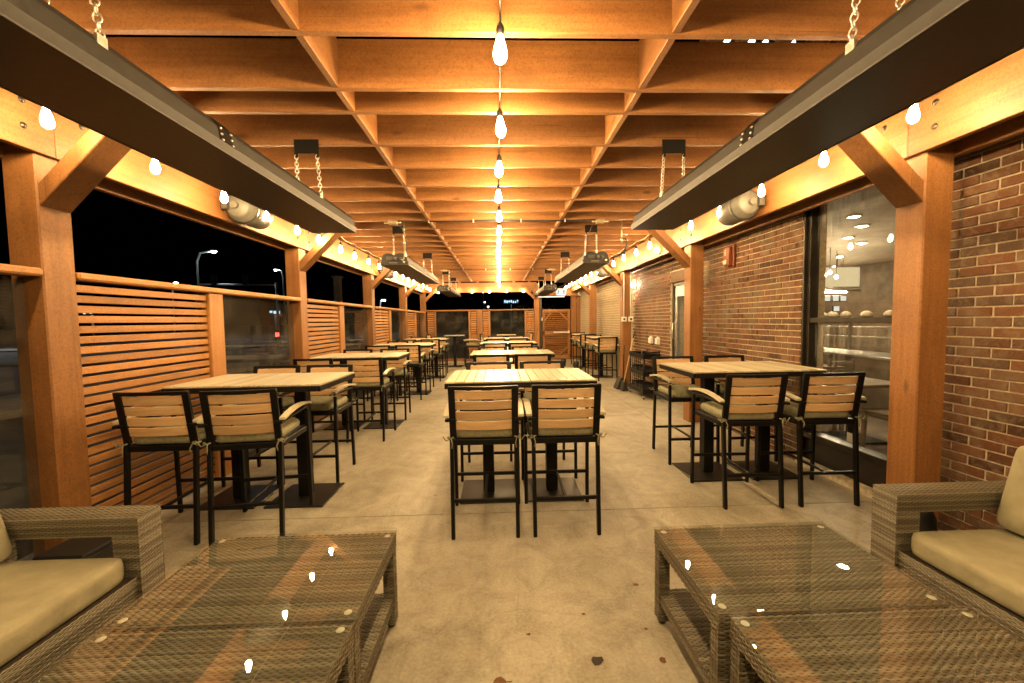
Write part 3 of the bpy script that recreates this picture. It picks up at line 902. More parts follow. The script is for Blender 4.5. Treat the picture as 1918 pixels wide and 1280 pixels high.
# ------------------------------------------------------------------ tube heaters
_half = [(0.205, 0.0), (0.226, 0.048), (0.208, 0.054), (0.196, 0.13), (0.168, 0.168), (0.125, 0.188), (0.078, 0.186), (0.035, 0.174), (0.0, 0.158)]
HPROF = [(-x, z) for x, z in _half] + list(reversed(_half))[1:]
def chain(p, q, mats='steel'):
    p, q = Vector(p), Vector(q)
    n = max(3, int((q - p).length / 0.026))
    mb = MB()
    for i in range(n + 1):
        c = p + (q - p) * (i / n)
        m = Matrix.Rotation(PI / 2 * (i % 2) + 0.5, 3, 'Z')
        mb.torus(c, 0.0125, 0.0035, m, 1.55, 10, 5)
    return mb
heater_n = [0]
def heater(xc, y0, y1, brackets, label):
    L = y1 - y0
    h = thing('patio_heater', label, 'heater', (xc, y0, 2.49), 0, 'black tube heaters hung from the joists')
    MB().prism(HPROF, 0.0, L, caps=False).obj('hood', 'heater', h)
    # underside panels with seams, set up inside the lip
    n = 3
    for i in range(n):
        a, b = i * L / n + 0.004, (i + 1) * L / n - 0.004
        MB().box((0, (a + b) / 2, 0.012 + 0.002 * (i % 2)), (0.40, b - a, 0.006)).obj('reflector_panel', 'heater_under', h)
    for s in (-1, 1):
        MB().bar((s * 0.214, 0, 0.003), (s * 0.214, L, 0.003), 0.012, 0.008).obj('lip', 'heater', h)
    for e, yy in (('burner_end', 0.0), ('vent_end', L)):
        mb = MB()
        mb.prism([(x * 0.985, z * 0.985 + 0.001) for x, z in HPROF], yy - 0.004, yy + 0.004)
        mb.obj('end_cap', 'heater', h)
    # burner details on the near end
    MB().tube([(0.02, -0.004, 0.10), (0.02, -0.05, 0.10)], 0.026, 14).obj('burner', 'grey', h)
    MB().box((-0.075, -0.015, 0.105), (0.10, 0.022, 0.055)).obj('control_box', 'greyd', h, 0.004)
    MB().box((-0.02, -0.009, 0.034), (0.13, 0.006, 0.022)).obj('rating_plate', 'grey', h, 0.002)
    MB().box((0.105, -0.012, 0.10), (0.045, 0.016, 0.04)).obj('ignition_box', 'greyd', h, 0.003)
    MB().tube([(-0.03, -0.03, 0.10), (0.0, -0.05, 0.06), (0.05, -0.045, 0.055), (0.085, -0.02, 0.085)], 0.006, 6).obj('lead', 'black_rubber', h)
    MB().tube([(0.155, -0.004, 0.045), (0.155, -0.04, 0.045)], 0.014, 10).obj('gas_inlet', 'steel', h)
    # joint band with rivets
    for yb in (L * 0.47,):
        mb = MB()
        hp = HPROF[1:-1]
        pr = [(x * 1.015, z * 1.012 + 0.001) for x, z in hp] + [(x, z) for x, z in reversed(hp)]
        mb.prism(pr, yb - 0.05, yb + 0.05, caps=False)
        mb.obj('joint_band', 'heater_under', h)
        mb = MB()
        for s in (-1, 1):
            for yy in (-0.04, 0.04):
                for t in (0.1, 0.5, 0.9):
                    x = s * (0.208 + (0.196 - 0.208) * t) * 1.018
                    z = (0.054 + (0.13 - 0.054) * t) * 1.012
                    mb.lathe([(0.0, 0.007), (0.005, 0.005), (0.008, 0.0), (0.005, -0.005), (0.0, -0.007)], 8, (x + s * 0.003, yb + yy, z))
        tag(mb.obj('rivets', 'steel', h), kind='stuff')
    for yb in brackets:
        yj = min(JY, key=lambda t: abs(t - yb)) - JT / 2 - 0.004
        yy = yj - y0
        zt = ZJ - 2.49
        mb = MB()
        bo = 0.09 if xc < 0 else -0.09
        mb.box((bo, yy, zt - 0.035 + 0.02), (0.20, 0.006, 0.115))
        mb.box((bo - 0.085, yy, zt - 0.085), (0.03, 0.006, 0.03)); mb.box((bo + 0.085, yy, zt - 0.085), (0.03, 0.006, 0.03))
        mb.obj('bracket', 'black', h, 0.001)
        for s in (-1, 1):
            tx = bo + s * 0.094
            tz = 0.148 if abs(tx) > 0.15 else 0.182
            chain((bo + s * 0.085, yy, zt - 0.10), (tx, yy + 0.02, tz + 0.03)).obj('chain', 'steel', h)
            MB().box((tx, yy + 0.02, tz), (0.022, 0.04, 0.05)).obj('chain_tab', 'steel', h, 0.003)
    return h
heater(-1.655, 0.55, 4.16, [1.55, 3.447], 'black tube heater hanging on the left, nearest the camera')
heater(-1.655, 6.5, 9.85, [6.49, 9.03], 'black tube heater hanging on the left, middle of three')
heater(-1.655, 12.25, 15.4, [12.07, 14.1], 'black tube heater hanging on the left, farthest of three')
heater(1.60, 0.55, 4.12, [1.55, 3.447], 'black tube heater hanging on the right, nearest the camera')
heater(1.60, 6.5, 9.85, [6.49, 9.03], 'black tube heater hanging on the right, middle of three')
heater(1.60, 12.25, 15.4, [12.07, 14.1], 'black tube heater hanging on the right, farthest of three')

# conduit, junction boxes, cables and gas hoses
def services(yj, word):
    jy = min(JY, key=lambda t: abs(t - yj)) - JT / 2
    c = thing('cable_conduit', 'black cable run clipped under a joist by the %s heaters' % word, 'cable', (0, jy, ZJ))
    MB().tube([(-1.45, -0.012, -0.005), (-0.7, -0.012, -0.012), (0, -0.012, -0.006), (0.7, -0.012, -0.013), (1.45, -0.012, -0.005)], 0.012, 8).obj('cable', 'black_rubber', c)
    for x in (-1.0, -0.35, 0.35, 1.0):
        boxobj('clip', (x, -0.022, -0.008), (0.02, 0.02, 0.05), 'steel', c, 0.003)
    for s, side in ((-1, 'left'), (1, 'right')):
        j = thing('junction_box', 'small metal junction box under a joist, %s side by %s heaters' % (side, word), 'junction box', (s * 1.52, jy - 0.03, ZJ - 0.03))
        MB().box((0, 0, 0), (0.13, 0.08, 0.05)).obj('box', 'bronze', j, 0.008)
        MB().tube([(-0.12, 0, 0), (0.12, 0, 0)], 0.014, 8).obj('fitting', 'bronze', j)
        w = thing('power_cable', 'thin black cable drooping from box to %s heater on %s' % (word, side), 'cable', (s * 1.45, jy - 0.03, 0))
        MB().tube([(0, 0, ZJ - 0.04), (0.05 * s * -1, 0.05, 2.95), (0.07 * -s, 0.2, 2.8), (0.03 * -s, 0.38, 2.66)], 0.006, 6).obj('cable', 'black_rubber', w)
        x0 = -1.44 if s < 0 else 1.95
        g = thing('gas_line', 'brass coloured gas pipe dropping to the %s heater on %s' % (word, side), 'gas pipe', (x0, jy + 0.30, 0))
        if s < 0:
            MB().tube([(0, 0, 3.12), (0, 0.02, 2.72)], 0.012, 8).obj('pipe', 'bronze', g)
            for z in (3.0, 2.9, 2.80):
                MB().tube([(0, 0.01, z - 0.02), (0, 0.01, z + 0.02)], 0.018, 8).obj('fitting', 'steel', g)
            MB().tube([(0, 0.02, 2.73), (-0.005, 0.03, 2.63), (-0.02, 0.05, 2.56), (-0.06, 0.06, 2.535)], 0.011, 8).obj('hose', 'bronze', g)
        else:
            MB().tube([(0, 0, 3.12), (0, 0.02, 2.78)], 0.012, 8).obj('pipe', 'bronze', g)
            MB().tube([(0, 0.02, 2.85), (0, 0.02, 2.79)], 0.018, 8).obj('valve', 'steel', g)
            MB().tube([(0, 0.02, 2.82), (0.06, 0.02, 2.84), (0.085, 0.03, 2.76), (0.06, 0.05, 2.66), (-0.02, 0.08, 2.58), (-0.15, 0.10, 2.55)], 0.012, 8).obj('hose', 'black_rubber', g)
services(6.05, 'middle')
services(11.56, 'farthest')

# ------------------------------------------------------------------ speakers on the beams
def speaker(x, y, z, rz, label, tilt=0.0):
    sgn = 1 if x > 0 else -1
    s = thing('speaker', label, 'speaker', (x, y, z), 0, 'grey outdoor speakers on the beams')
    body = MB().lathe([(0.0, 0.0), (0.10, 0.0), (0.125, 0.02), (0.135, 0.06), (0.15, 0.062), (0.152, 0.30), (0.15, 0.42), (0.135, 0.44), (0.0, 0.44)], 24).obj('cabinet', 'grey', s)
    grille = MB().lathe([(0.0, 0.452), (0.10, 0.45), (0.14, 0.44), (0.148, 0.42)], 24).obj('grille', 'greyd', s)
    ring = MB().lathe([(0.153, 0.085), (0.156, 0.09), (0.156, 0.12), (0.153, 0.125)], 24).obj('trim_ring', 'greyd', s)
    for o in (body, grille, ring):
        o.rotation_euler = (-PI / 2, 0, 0)
        o.location = (0, -0.2, 0)
    MB().box((sgn * 0.15, 0, 0), (0.06, 0.16, 0.07)).obj('bracket', 'greyd', s, 0.006)
    MB().tube([(sgn * 0.02, -0.19, 0), (sgn * 0.02, -0.24, 0)], 0.035, 12).obj('knob', 'grey', s)
    MB().box((sgn * 0.10, -0.23, 0.0), (0.05, 0.06, 0.10)).obj('terminal', 'greyd', s, 0.006)
    s.rotation_euler = (0.0, 0.0, rz)
speaker(-2.66, 4.42, 2.79, 0.06, 'grey cylindrical speaker on the left beam near the camera')
speaker(2.66, 4.36, 2.78, -0.06, 'grey cylindrical speaker on the right beam near the camera')
speaker(-2.66, 9.75, 2.79, 0.06, 'grey cylindrical speaker farther along the left beam')
speaker(2.66, 10.1, 2.80, -0.06, 'grey cylindrical speaker farther along the right beam')
cmn = thing('dome_sensor', 'small white dome on the right beam among the bulbs', 'sensor', (2.80, 6.95, 2.76))
o = MB().lathe([(0.07, 0.0), (0.07, 0.03), (0.06, 0.055), (0.035, 0.075), (0.0, 0.08)], 16).obj('dome', 'white', cmn); o.rotation_euler = (0, -PI / 2, 0.5)
o = MB().lathe([(0.02, 0.075), (0.015, 0.084), (0, 0.085)], 10).obj('lens', 'greyd', cmn); o.rotation_euler = (0, -PI / 2, 0.5)

# ------------------------------------------------------------------ wall fixtures
fa = thing('fire_alarm', 'red fire alarm horn with clear strobe on the brick wall', 'fire alarm', (XW - 0.005, 5.38, 2.41))
MB().box((-0.018, 0, 0), (0.036, 0.16, 0.30)).obj('back_box', 'red', fa, 0.006)
MB().box((-0.068, 0.0, -0.01), (0.06, 0.125, 0.25)).obj('cover', 'red', fa, 0.012)
MB().box((-0.108, 0.0, -0.085), (0.024, 0.075, 0.065)).obj('strobe', 'glass_edge', fa, 0.012)
cu = bpy.data.curves.new('lettering', 'FONT')
cu.body = 'FIRE'; cu.size = 0.045; cu.extrude = 0.0006; cu.align_x = 'CENTER'; cu.align_y = 'CENTER'
cu.materials.append(M['white'])
_t = bpy.data.objects.new('lettering_curve', cu); COL.objects.link(_t)
bpy.context.view_layer.update()
_me = bpy.data.meshes.new_from_object(_t.evaluated_get(bpy.context.evaluated_depsgraph_get()))
bpy.data.objects.remove(_t)
lt = link('lettering', _me, fa)
lt.matrix_local = Matrix.Translation((-0.0995, 0.0, 0.045)) @ Matrix(((0, 0, -1, 0), (-1, 0, 0, 0), (0, 1, 0, 0), (0, 0, 0, 1))) @ Matrix.Rotation(PI / 2, 4, 'Z')
for yy, lb in ((8.22, 'white weatherproof socket cover on the brick wall, farther of two'), (7.86, 'white weatherproof socket cover on the brick wall, nearer the door')):
    w = thing('wall_socket', lb, 'socket', (XW, yy, 1.12), 0, 'socket covers on the brick wall')
    MB().box((-0.02, 0, 0), (0.04, 0.12, 0.15)).obj('box', 'white', w, 0.006)
    MB().box((-0.055, 0, -0.005), (0.035, 0.10, 0.12)).obj('cover', 'white', w, 0.012)
    MB().box((-0.03, 0, 0.082), (0.03, 0.05, 0.016)).obj('hinge', 'white', w, 0.003)
cdx = thing('conduit_pair', 'two white conduits ending in boxes on the third right post', 'conduit', (0, 9.08 - 0.012, 0))
for x in (2.865, 3.02):
    MB().tube([(x, -0.006, 1.62), (x, -0.006, 2.64)], 0.014, 8).obj('conduit', 'white', cdx)
    b = MB().box((x, -0.02, 1.565), (0.11, 0.05, 0.11)).obj('box', 'white', cdx, 0.008)
    MB().box((x, -0.048, 1.565), (0.05, 0.008, 0.05)).obj('switch', 'greyd', cdx, 0.003)
wl = thing('wall_lamp', 'bright white wall lamp on the brick behind the third post', 'wall lamp', (XW - 0.004, 9.24, 2.38))
MB().box((-0.012, 0, 0), (0.024, 0.12, 0.2)).obj('housing', 'white', wl, 0.006)
MB().lathe([(0.0, -0.05), (0.03, -0.04), (0.045, 0.0), (0.03, 0.04), (0.0, 0.05)], 12, (-0.062, 0.0, -0.02)).obj('lens', 'wall_lamp', wl)
for i, (y, z) in enumerate([(5.49, 5.3), (4.99, 4.93), (4.75, 4.74), (4.32, 4.42)]):
    ws = thing('sign_light', ['cold white light above the wall, first from left of four', 'cold white light above the wall, second from left of four', 'cold white light above the wall, third from left of four', 'cold white light above the wall, last on right of four'][i], 'light', (XW - 0.06, y, z), 0, 'cold white lights above the roof')
    MB().box((0.03, 0, 0), (0.06, 0.24, 0.12)).obj('housing', 'frame', ws, 0.006)
    MB().box((-0.004, 0, 0), (0.006, 0.20, 0.085)).obj('lens', 'cool', ws)

# ------------------------------------------------------------------ bar tables
def bar_table(x, y, label, double=True, rz=0.0, group='bar tables'):
    W, D, H = (1.25, 0.78, 1.075) if double else (0.66, 0.74, 1.075)
    t = thing('bar_table', label, 'table', (x, y, 0), rz, group)
    key = 'd' if double else 's'
    fr = 0.03
    def frame():
        mb = MB()
        for s in (-1, 1):
            mb.box((s * (W / 2 - fr / 2), 0, H - 0.026), (fr, D, 0.044))
            mb.box((0, s * (D / 2 - fr / 2), H - 0.026), (W - 2 * fr - 0.002, fr, 0.044))
        mb.box((0, 0, H - 0.036), (W - 2 * fr - 0.004, D - 2 * fr - 0.004, 0.012))
        return mb.mesh('frame', 'black', 0.003)
    link('frame', shared(key + 'frame', frame), t)
    n = 16 if double else 8
    pw = (W - 0.006) / n
    for k in range(n):
        boxobj('plank', (-W / 2 + 0.003 + (k + 0.5) * pw, 0, H + 0.004 + jit(0.0008)), (round(pw - 0.005, 4), D - 0.006, 0.014), 'pale_y', t, 0.002)
    for px in ((-0.29, 0.29) if double else (0.0,)):
        boxobj('column', (px, 0, H / 2 - 0.015), (0.10, 0.10, H - 0.06), 'black', t, 0.006)
        boxobj('base_plate', (px * 1.0, 0, 0.009), (0.50, 0.49, 0.014), 'plate', t, 0.003)
        boxobj('mount_plate', (px, 0, H - 0.051), (0.36, 0.36, 0.006), 'black', t, 0)
    return t

# ------------------------------------------------------------------ bar chair
def slat_arc(x0, x1, y, z0, z1, bow, th, lean):
    mb = MB()
    n = 8
    vs, fs = [], []
    for i in range(n + 1):
        t = i / n
        x = x0 + (x1 - x0) * t
        b = -bow * (1 - (2 * t - 1) ** 2)
        for (dz, dy) in ((z0, 0), (z1, 0), (z1, th), (z0, th)):
            vs.append((x, y + b + dy - lean * (dz - 0.74), dz))
    for i in range(n):
        for k in range(4):
            a, c = i * 4 + k, i * 4 + (k + 1) % 4
            fs.append((a, c, c + 4, a + 4))
    fs.append((0, 1, 2, 3)); fs.append((n * 4 + 3, n * 4 + 2, n * 4 + 1, n * 4))
    mb.add(vs, fs)
    return mb
LEAN = 0.16
def yb(z):
    return -0.225 - LEAN * (z - 0.74)
def make_chair():
    c = thing('bar_chair', 'x', 'chair', (0, 0, 0), 0, 'slatted bar chairs at the high tables')
    for s in (-1, 1):
        mb = MB().bar((s * 0.234, -0.268, 0), (s * 0.236, -0.222, 0.735), 0.027, 0.036)
        mb.obj('leg', 'black', c, 0.004)
        mb = MB().bar((s * 0.264, 0.262, 0), (s * 0.262, 0.245, 0.862), 0.027, 0.03)
        mb.obj('leg', 'black', c, 0.004)
    mb = MB()
    for s in (-1, 1):
        mb.bar((s * 0.224, yb(0.735), 0.735), (s * 0.226, yb(1.112), 1.112), 0.046, 0.024)
    mb.add(*_top_rail())
    mb.obj('back_frame', 'black', c, 0.003)
    for k in range(4):
        z0 = 0.792 + k * 0.0765
        o = slat_arc(-0.202, 0.202, -0.226, z0, z0 + 0.063, 0.022, 0.014, LEAN).obj('slat', 'teak_x', c, 0.0025)
    for s in (-1, 1):
        n = 8
        vs, fs = [], []
        for i in range(n + 1):
            t = i / n
            y = -0.262 + 0.555 * t
            zz = 0.885 + 0.028 * math.sin(PI * min(1, t * 1.02)) + 0.012 * t - 0.03 * max(0, t - 0.8) * 5 * (t - 0.8)
            w = 0.026 - 0.004 * abs(2 * t - 1)
            for dx, dz in ((-w, 0), (w, 0), (w, 0.021), (-w, 0.021)):
                vs.append((s * 0.268 + dx, y, zz + dz))
        for i in range(n):
            for k in range(4):
                a, d = i * 4 + k, i * 4 + (k + 1) % 4
                fs.append((a, d, d + 4, a + 4))
        fs.append((0, 1, 2, 3)); fs.append((n * 4 + 3, n * 4 + 2, n * 4 + 1, n * 4))
        mb = MB(); mb.add(vs, fs)
        mb.obj('armrest', 'pale_y', c, 0.003)
        mb = MB().bar((s * 0.262, -0.285, 0.872), (s * 0.262, 0.262, 0.885), 0.026, 0.018)
        mb.box((s * 0.245, -0.262, 0.872), (0.06, 0.03, 0.02))
        mb.obj('arm_bar', 'black', c, 0.002)
    mb = MB()
    mb.box((0, -0.215, 0.697), (0.45, 0.03, 0.042)); mb.box((0, 0.235, 0.697), (0.50, 0.03, 0.042))
    for s in (-1, 1):
        mb.bar((s * 0.236, -0.2, 0.697), (s * 0.25, 0.22, 0.697), 0.03, 0.042)
    mb.box((0, 0.01, 0.712), (0.44, 0.42, 0.01))
    mb.obj('seat_frame', 'black', c, 0.003)
    # cushion
    bm = MB()
    n = 10
    vs, fs = [], []
    for layer, (zz, k) in enumerate(((0.719, 0.93), (0.728, 0.985), (0.758, 1.0), (0.780, 0.975), (0.792, 0.90), (0.798, 0.6), (0.800, 0.0))):
        for i in range(32):
            a = 2 * PI * i / 32
            ca, sa = math.cos(a), math.sin(a)
            e = 0.28
            x = 0.228 * k * math.copysign(abs(ca) ** e, ca)
            y = 0.012 + 0.232 * k * math.copysign(abs(sa) ** e, sa)
            vs.append((x, y, zz + 0.004 * math.sin(3 * a + layer) * (k > 0.5)))
    for l in range(6):
        for i in range(32):
            j = (i + 1) % 32
            fs.append((l * 32 + i, l * 32 + j, (l + 1) * 32 + j, (l + 1) * 32 + i))
    fs.append(tuple(reversed(range(32))))
    bm.add(vs, fs, True)
    cu = bm.obj('cushion', 'olive', c)
    for s in (-1, 1):
        mb = MB()
        x, y, z = s * 0.236, -0.255, 0.735
        mb.tube([(s * 0.2, -0.2, 0.745), (x, y, z), (s * 0.262, -0.23, 0.735)], 0.006, 6)
        mb.tube([(x, y, z), (s * 0.272, -0.262, 0.722), (s * 0.295, -0.255, 0.752)], 0.0045, 5)
        mb.tube([(x, y, z), (s * 0.226, -0.272, 0.70), (s * 0.232, -0.27, 0.665)], 0.0045, 5)
        mb.torus((s * 0.252, -0.26, 0.742), 0.013, 0.003, Matrix.Rotation(0.6 * s, 3, 'Z'), 0.7, 10, 5)
        mb.obj('tie', 'olive', cu)
    MB().bar((-0.235, -0.250, 0.275), (0.235, -0.250, 0.275), 0.022, 0.026, (0, 1, 0)).obj('footrest', 'black', c, 0.003)
    MB().bar((-0.262, 0.256, 0.275), (0.262, 0.256, 0.275), 0.022, 0.026, (0, 1, 0)).obj('footrest', 'black', c, 0.003)
    MB().bar((0, -0.24, 0.272), (0, 0.246, 0.272), 0.022, 0.02).obj('stretcher', 'black', c, 0.003)
    return c
def _top_rail():
    n = 8
    vs, fs = [], []
    for i in range(n + 1):
        t = i / n
        x = -0.247 + 0.494 * t
        b = -0.022 * (1 - (2 * t - 1) ** 2)
        for z, dy in ((1.092, -0.012), (1.118, -0.012), (1.118, 0.012), (1.092, 0.012)):
            vs.append((x, yb(z) + b + dy, z))
    for i in range(n):
        for k in range(4):
            a, d = i * 4 + k, i * 4 + (k + 1) % 4
            fs.append((a, d, d + 4, a + 4))
    fs.append((0, 1, 2, 3)); fs.append((n * 4 + 3, n * 4 + 2, n * 4 + 1, n * 4))
    return vs, fs
chair0 = make_chair()
used = [False]
def chair(x, y, rz, label):
    if not used[0]:
        c = chair0; used[0] = True
    else:
        c = copy_tree(chair0)
    c.location = (x, y, 0)
    c.rotation_euler = (0, 0, rz)
    c['label'] = label
    return c

ORD = ['first', 'second', 'third', 'fourth', 'fifth']
def set4(row, k, xl, xr, yn, yf, rots=(0, 0, 0, 0)):
    lab = 'bar chair, %s of the %s pair at the %s table in the ' + row
    if k:
        xl, xr, yn, yf = xl + jit(0.02), xr + jit(0.02), yn + jit(0.015), yf + jit(0.015)
        rots = [r + jit(0.035) for r in rots]
    chair(xl, yn, rots[0], lab % ('left', 'near', ORD[k]))
    chair(xr, yn, rots[1], lab % ('right', 'near', ORD[k]))
    chair(xl, yf, PI + rots[2], lab % ('left', 'far', ORD[k]))
    chair(xr, yf, PI + rots[3], lab % ('right', 'far', ORD[k]))
TL = 'long bar table with pale planked top, %s in the %s'
# centre row
bar_table(0.175, 3.61, TL % ('first', 'centre row'))
set4('centre row', 0, -0.12, 0.475, 3.09, 4.125, (0.0, 0.0, 0.0, 0.01))
bar_table(0.19, 6.2, TL % ('second', 'centre row'))
set4('centre row', 1, -0.11, 0.47, 5.68, 6.73, (0.02, 0, 0, 0.02))
bar_table(0.20, 8.95, TL % ('third', 'centre row'))
set4('centre row', 2, -0.10, 0.47, 8.42, 9.48, (0.0, -0.03, 0.02, 0))
bar_table(0.20, 11.05, TL % ('fourth', 'centre row'))
set4('centre row', 3, -0.10, 0.49, 10.52, 11.6, (0.02, 0, 0, 0.03))
bar_table(0.25, 13.7, 'small bar table farthest along the centre row, by the end fence', False)
chair(0.85, 13.72, PI / 2 + 0.12, 'bar chair facing left at the farthest small centre table')
chair(-0.35, 13.75, -PI / 2 - 0.1, 'bar chair facing right at the farthest small centre table')
# fence row
bar_table(-2.075, 3.63, TL % ('first', 'fence row'))
o = set4('fence row', 0, -2.44, -1.87, 3.12, 4.15, (0.03, 0.12, 0, 0))
bar_table(-2.075, 6.12, TL % ('second', 'fence row'))
set4('fence row', 1, -2.42, -1.81, 5.53, 6.64, (0.03, 0.02, -0.02, 0))
bar_table(-2.075, 8.8, TL % ('third', 'fence row'))
set4('fence row', 2, -2.42, -1.83, 8.27, 9.30, (0, 0.04, 0.02, 0))
bar_table(-2.075, 11.25, TL % ('fourth', 'fence row'))
set4('fence row', 3, -2.42, -1.83, 10.70, 11.8, (0.02, 0.02, 0, 0))
bar_table(-1.54, 13.85, 'small bar table in the far left corner by the end fence', False)
chair(-0.93, 13.85, PI / 2 + 0.15, 'bar chair facing left at the small corner table')
chair(-2.18, 13.9, -PI / 2 - 0.1, 'bar chair facing right at the small corner table')
# brick wall row
bar_table(2.385, 3.93, TL % ('first', 'brick wall row'))
set4('brick wall row', 0, 2.08, 2.72, 3.41, 4.42, (-0.02, -0.02, 0, 0.04))
bar_table(2.78, 10.78, 'small bar table beyond the broom, second in the brick wall row', False)
chair(2.75, 10.26, 0.0, 'bar chair near side of second small table by the brick wall')
chair(2.75, 11.32, PI, 'bar chair far side of second small table by the brick wall')
bar_table(2.78, 13.05, 'small bar table nearest the gate, last in the brick wall row', False)
chair(2.76, 12.55, 0.0, 'bar chair near side of the last small table by the gate')
chair(2.76, 13.6, PI, 'bar chair far side of the last small table by the gate')

# ------------------------------------------------------------------ wicker lounge furniture
def weave(w, h, pitch=0.0088, step=0.017, amp=0.0020):
    """rows of flat strands running along x, over and under; in the XY plane, z up"""
    mb = MB()
    rows = max(1, int(round(h / pitch)))
    p = h / rows
    n = max(2, int(round(w / (step / 2))))
    for r in range(rows):
        y = -h / 2 + (r + 0.5) * p
        vs, fs = [], []
        for i in range(n + 1):
            x = -w / 2 + w * i / n
            z = amp * math.cos(PI * i / 2.0 * 1.0 + PI * r) + jit(0.0003)
            hw = p * 0.47
            vs += [(x, y - hw, z - 0.0016), (x, y - hw * 0.45, z + 0.0008), (x, y + hw * 0.45, z + 0.0008), (x, y + hw, z - 0.0016)]
        for i in range(n):
            for k in range(3):
                a = i * 4 + k
                fs.append((a, a + 4, a + 5, a + 1))
        mb.add(vs, fs, True)
    return mb
def weave_mesh(w, h, pitch=0.0088):
    w, h = round(w, 3), round(h, 3)
    return shared(('weave', w, h, pitch), lambda: _noflip(weave(w, h, pitch), 'weave'))
def _noflip(mb, name):
    me = bpy.data.meshes.new(name)
    me.from_pydata(mb.v, [], mb.f)
    me.polygons.foreach_set('use_smooth', mb.s)
    me.materials.append(M['wicker'])
    me.update()
    return me
def woven_box(name, c, s, parent, faces='xXyYzZ', pitch=0.0088, vertical=False):
    """dark core with woven sheets wrapped round the chosen faces; one part with sub-parts"""
    e = 0.004
    core = MB().box((0, 0, 0), tuple(a - 2 * e for a in s)).obj(name, 'wicker_core', parent)
    core.location = c
    x, y, z = s
    def sheet(w, h, loc, rot):
        o = link('weave', weave_mesh(w, h, pitch), core, loc, rot)
        o['kind'] = 'stuff'
    if 'Z' in faces: sheet(x, y, (0, 0, z / 2 - 0.0015), (0, 0, 0))
    if 'z' in faces: sheet(x, y, (0, 0, -z / 2 + 0.0015), (PI, 0, 0))
    if 'y' in faces: sheet(x, z, (0, -y / 2 + 0.0015, 0), (PI / 2, 0, 0))
    if 'Y' in faces: sheet(x, z, (0, y / 2 - 0.0015, 0), (-PI / 2, 0, 0))
    if 'X' in faces: sheet(y, z, (x / 2 - 0.0015, 0, 0), (PI / 2, 0, PI / 2))
    if 'x' in faces: sheet(y, z, (-x / 2 + 0.0015, 0, 0), (PI / 2, 0, -PI / 2))
    return core
def coffee_table(x0, x1, y0, y1, label, rz=0.0):
    W, D, H = x1 - x0, y1 - y0, 0.49
    t = thing('coffee_table', label, 'coffee table', ((x0 + x1) / 2, (y0 + y1) / 2, 0), rz, 'glass topped wicker coffee tables')
    woven_box('top', (0, 0, 0.443), (W - 0.01, D - 0.01, 0.076), t, 'xXyYZ')
    for sx in (-1, 1):
        for sy in (-1, 1):
            woven_box('leg', (sx * (W / 2 - 0.035), sy * (D / 2 - 0.035), 0.2125), (0.055, 0.055, 0.385), t, 'xXyY')
            MB().tube([(sx * (W / 2 - 0.035), sy * (D / 2 - 0.035), 0.0), (sx * (W / 2 - 0.035), sy * (D / 2 - 0.035), 0.02)], 0.017, 12).obj('foot', 'black_rubber', t)
    woven_box('shelf', (0, 0, 0.135), (W - 0.03, D - 0.03, 0.055), t, 'xXyYZ')
    g = MB().box((0, 0, 0.4875), (W, D, 0.006)).obj('glass_top', 'table_glass', t, 0.0015)
    for sx in (-1, 1):
        for sy in (-1, 1):
            MB().lathe([(0.0, 0.0), (0.013, 0.0), (0.015, -0.0015)], 14, (sx * (W / 2 - 0.04), sy * (D / 2 - 0.04), 0.4838)).obj('pad', 'glass_edge', g)
    return t
coffee_table(-1.46, -0.55, 1.435, 2.05, 'left wicker coffee table with glass top, farther from camera')
coffee_table(-1.455, -0.545, 0.815, 1.428, 'left wicker coffee table with glass top, nearest camera')
coffee_table(0.79, 1.70, 1.395, 2.005, 'right wicker coffee table with glass top, farther from camera', 0.005)
coffee_table(0.825, 1.735, 0.775, 1.385, 'right wicker coffee table with glass top, nearest camera')

def cushion_mesh(sx, sy, sz, puff=0.03, n=14, e=0.16):
    """soft box: superellipse plan, crowned top and bottom, rounded edges"""
    mb = MB()
    layers = [(-1, 0.955), (-0.86, 0.99), (-0.4, 1.0), (0.4, 1.0), (0.86, 0.99), (1.0, 0.955)]
    N = 48
    vs, fs = [], []
    def ring(k, z, crown):
        for i in range(N):
            a = 2 * PI * i / N
            ca, sa = math.cos(a), math.sin(a)
            x = sx / 2 * k * math.copysign(abs(ca) ** e, ca)
            y = sy / 2 * k * math.copysign(abs(sa) ** e, sa)
            vs.append((x, y, z + crown))
    rings = 0
    for k in (0.0, 0.35, 0.65, 0.85):
        ring(k * 0.955, -sz / 2, -puff * 0.3 * (1 - k)); rings += 1
    for zt, k in layers:
        ring(k, zt * sz / 2, 0); rings += 1
    for k in (0.85, 0.65, 0.35, 0.0):
        ring(k * 0.955, sz / 2, puff * (1 - k ** 2)); rings += 1
    for l in range(rings - 1):
        for i in range(N):
            j = (i + 1) % N
            fs.append((l * N + i, l * N + j, (l + 1) * N + j, (l + 1) * N + i))
    mb.add(vs, fs, True)
    return mb

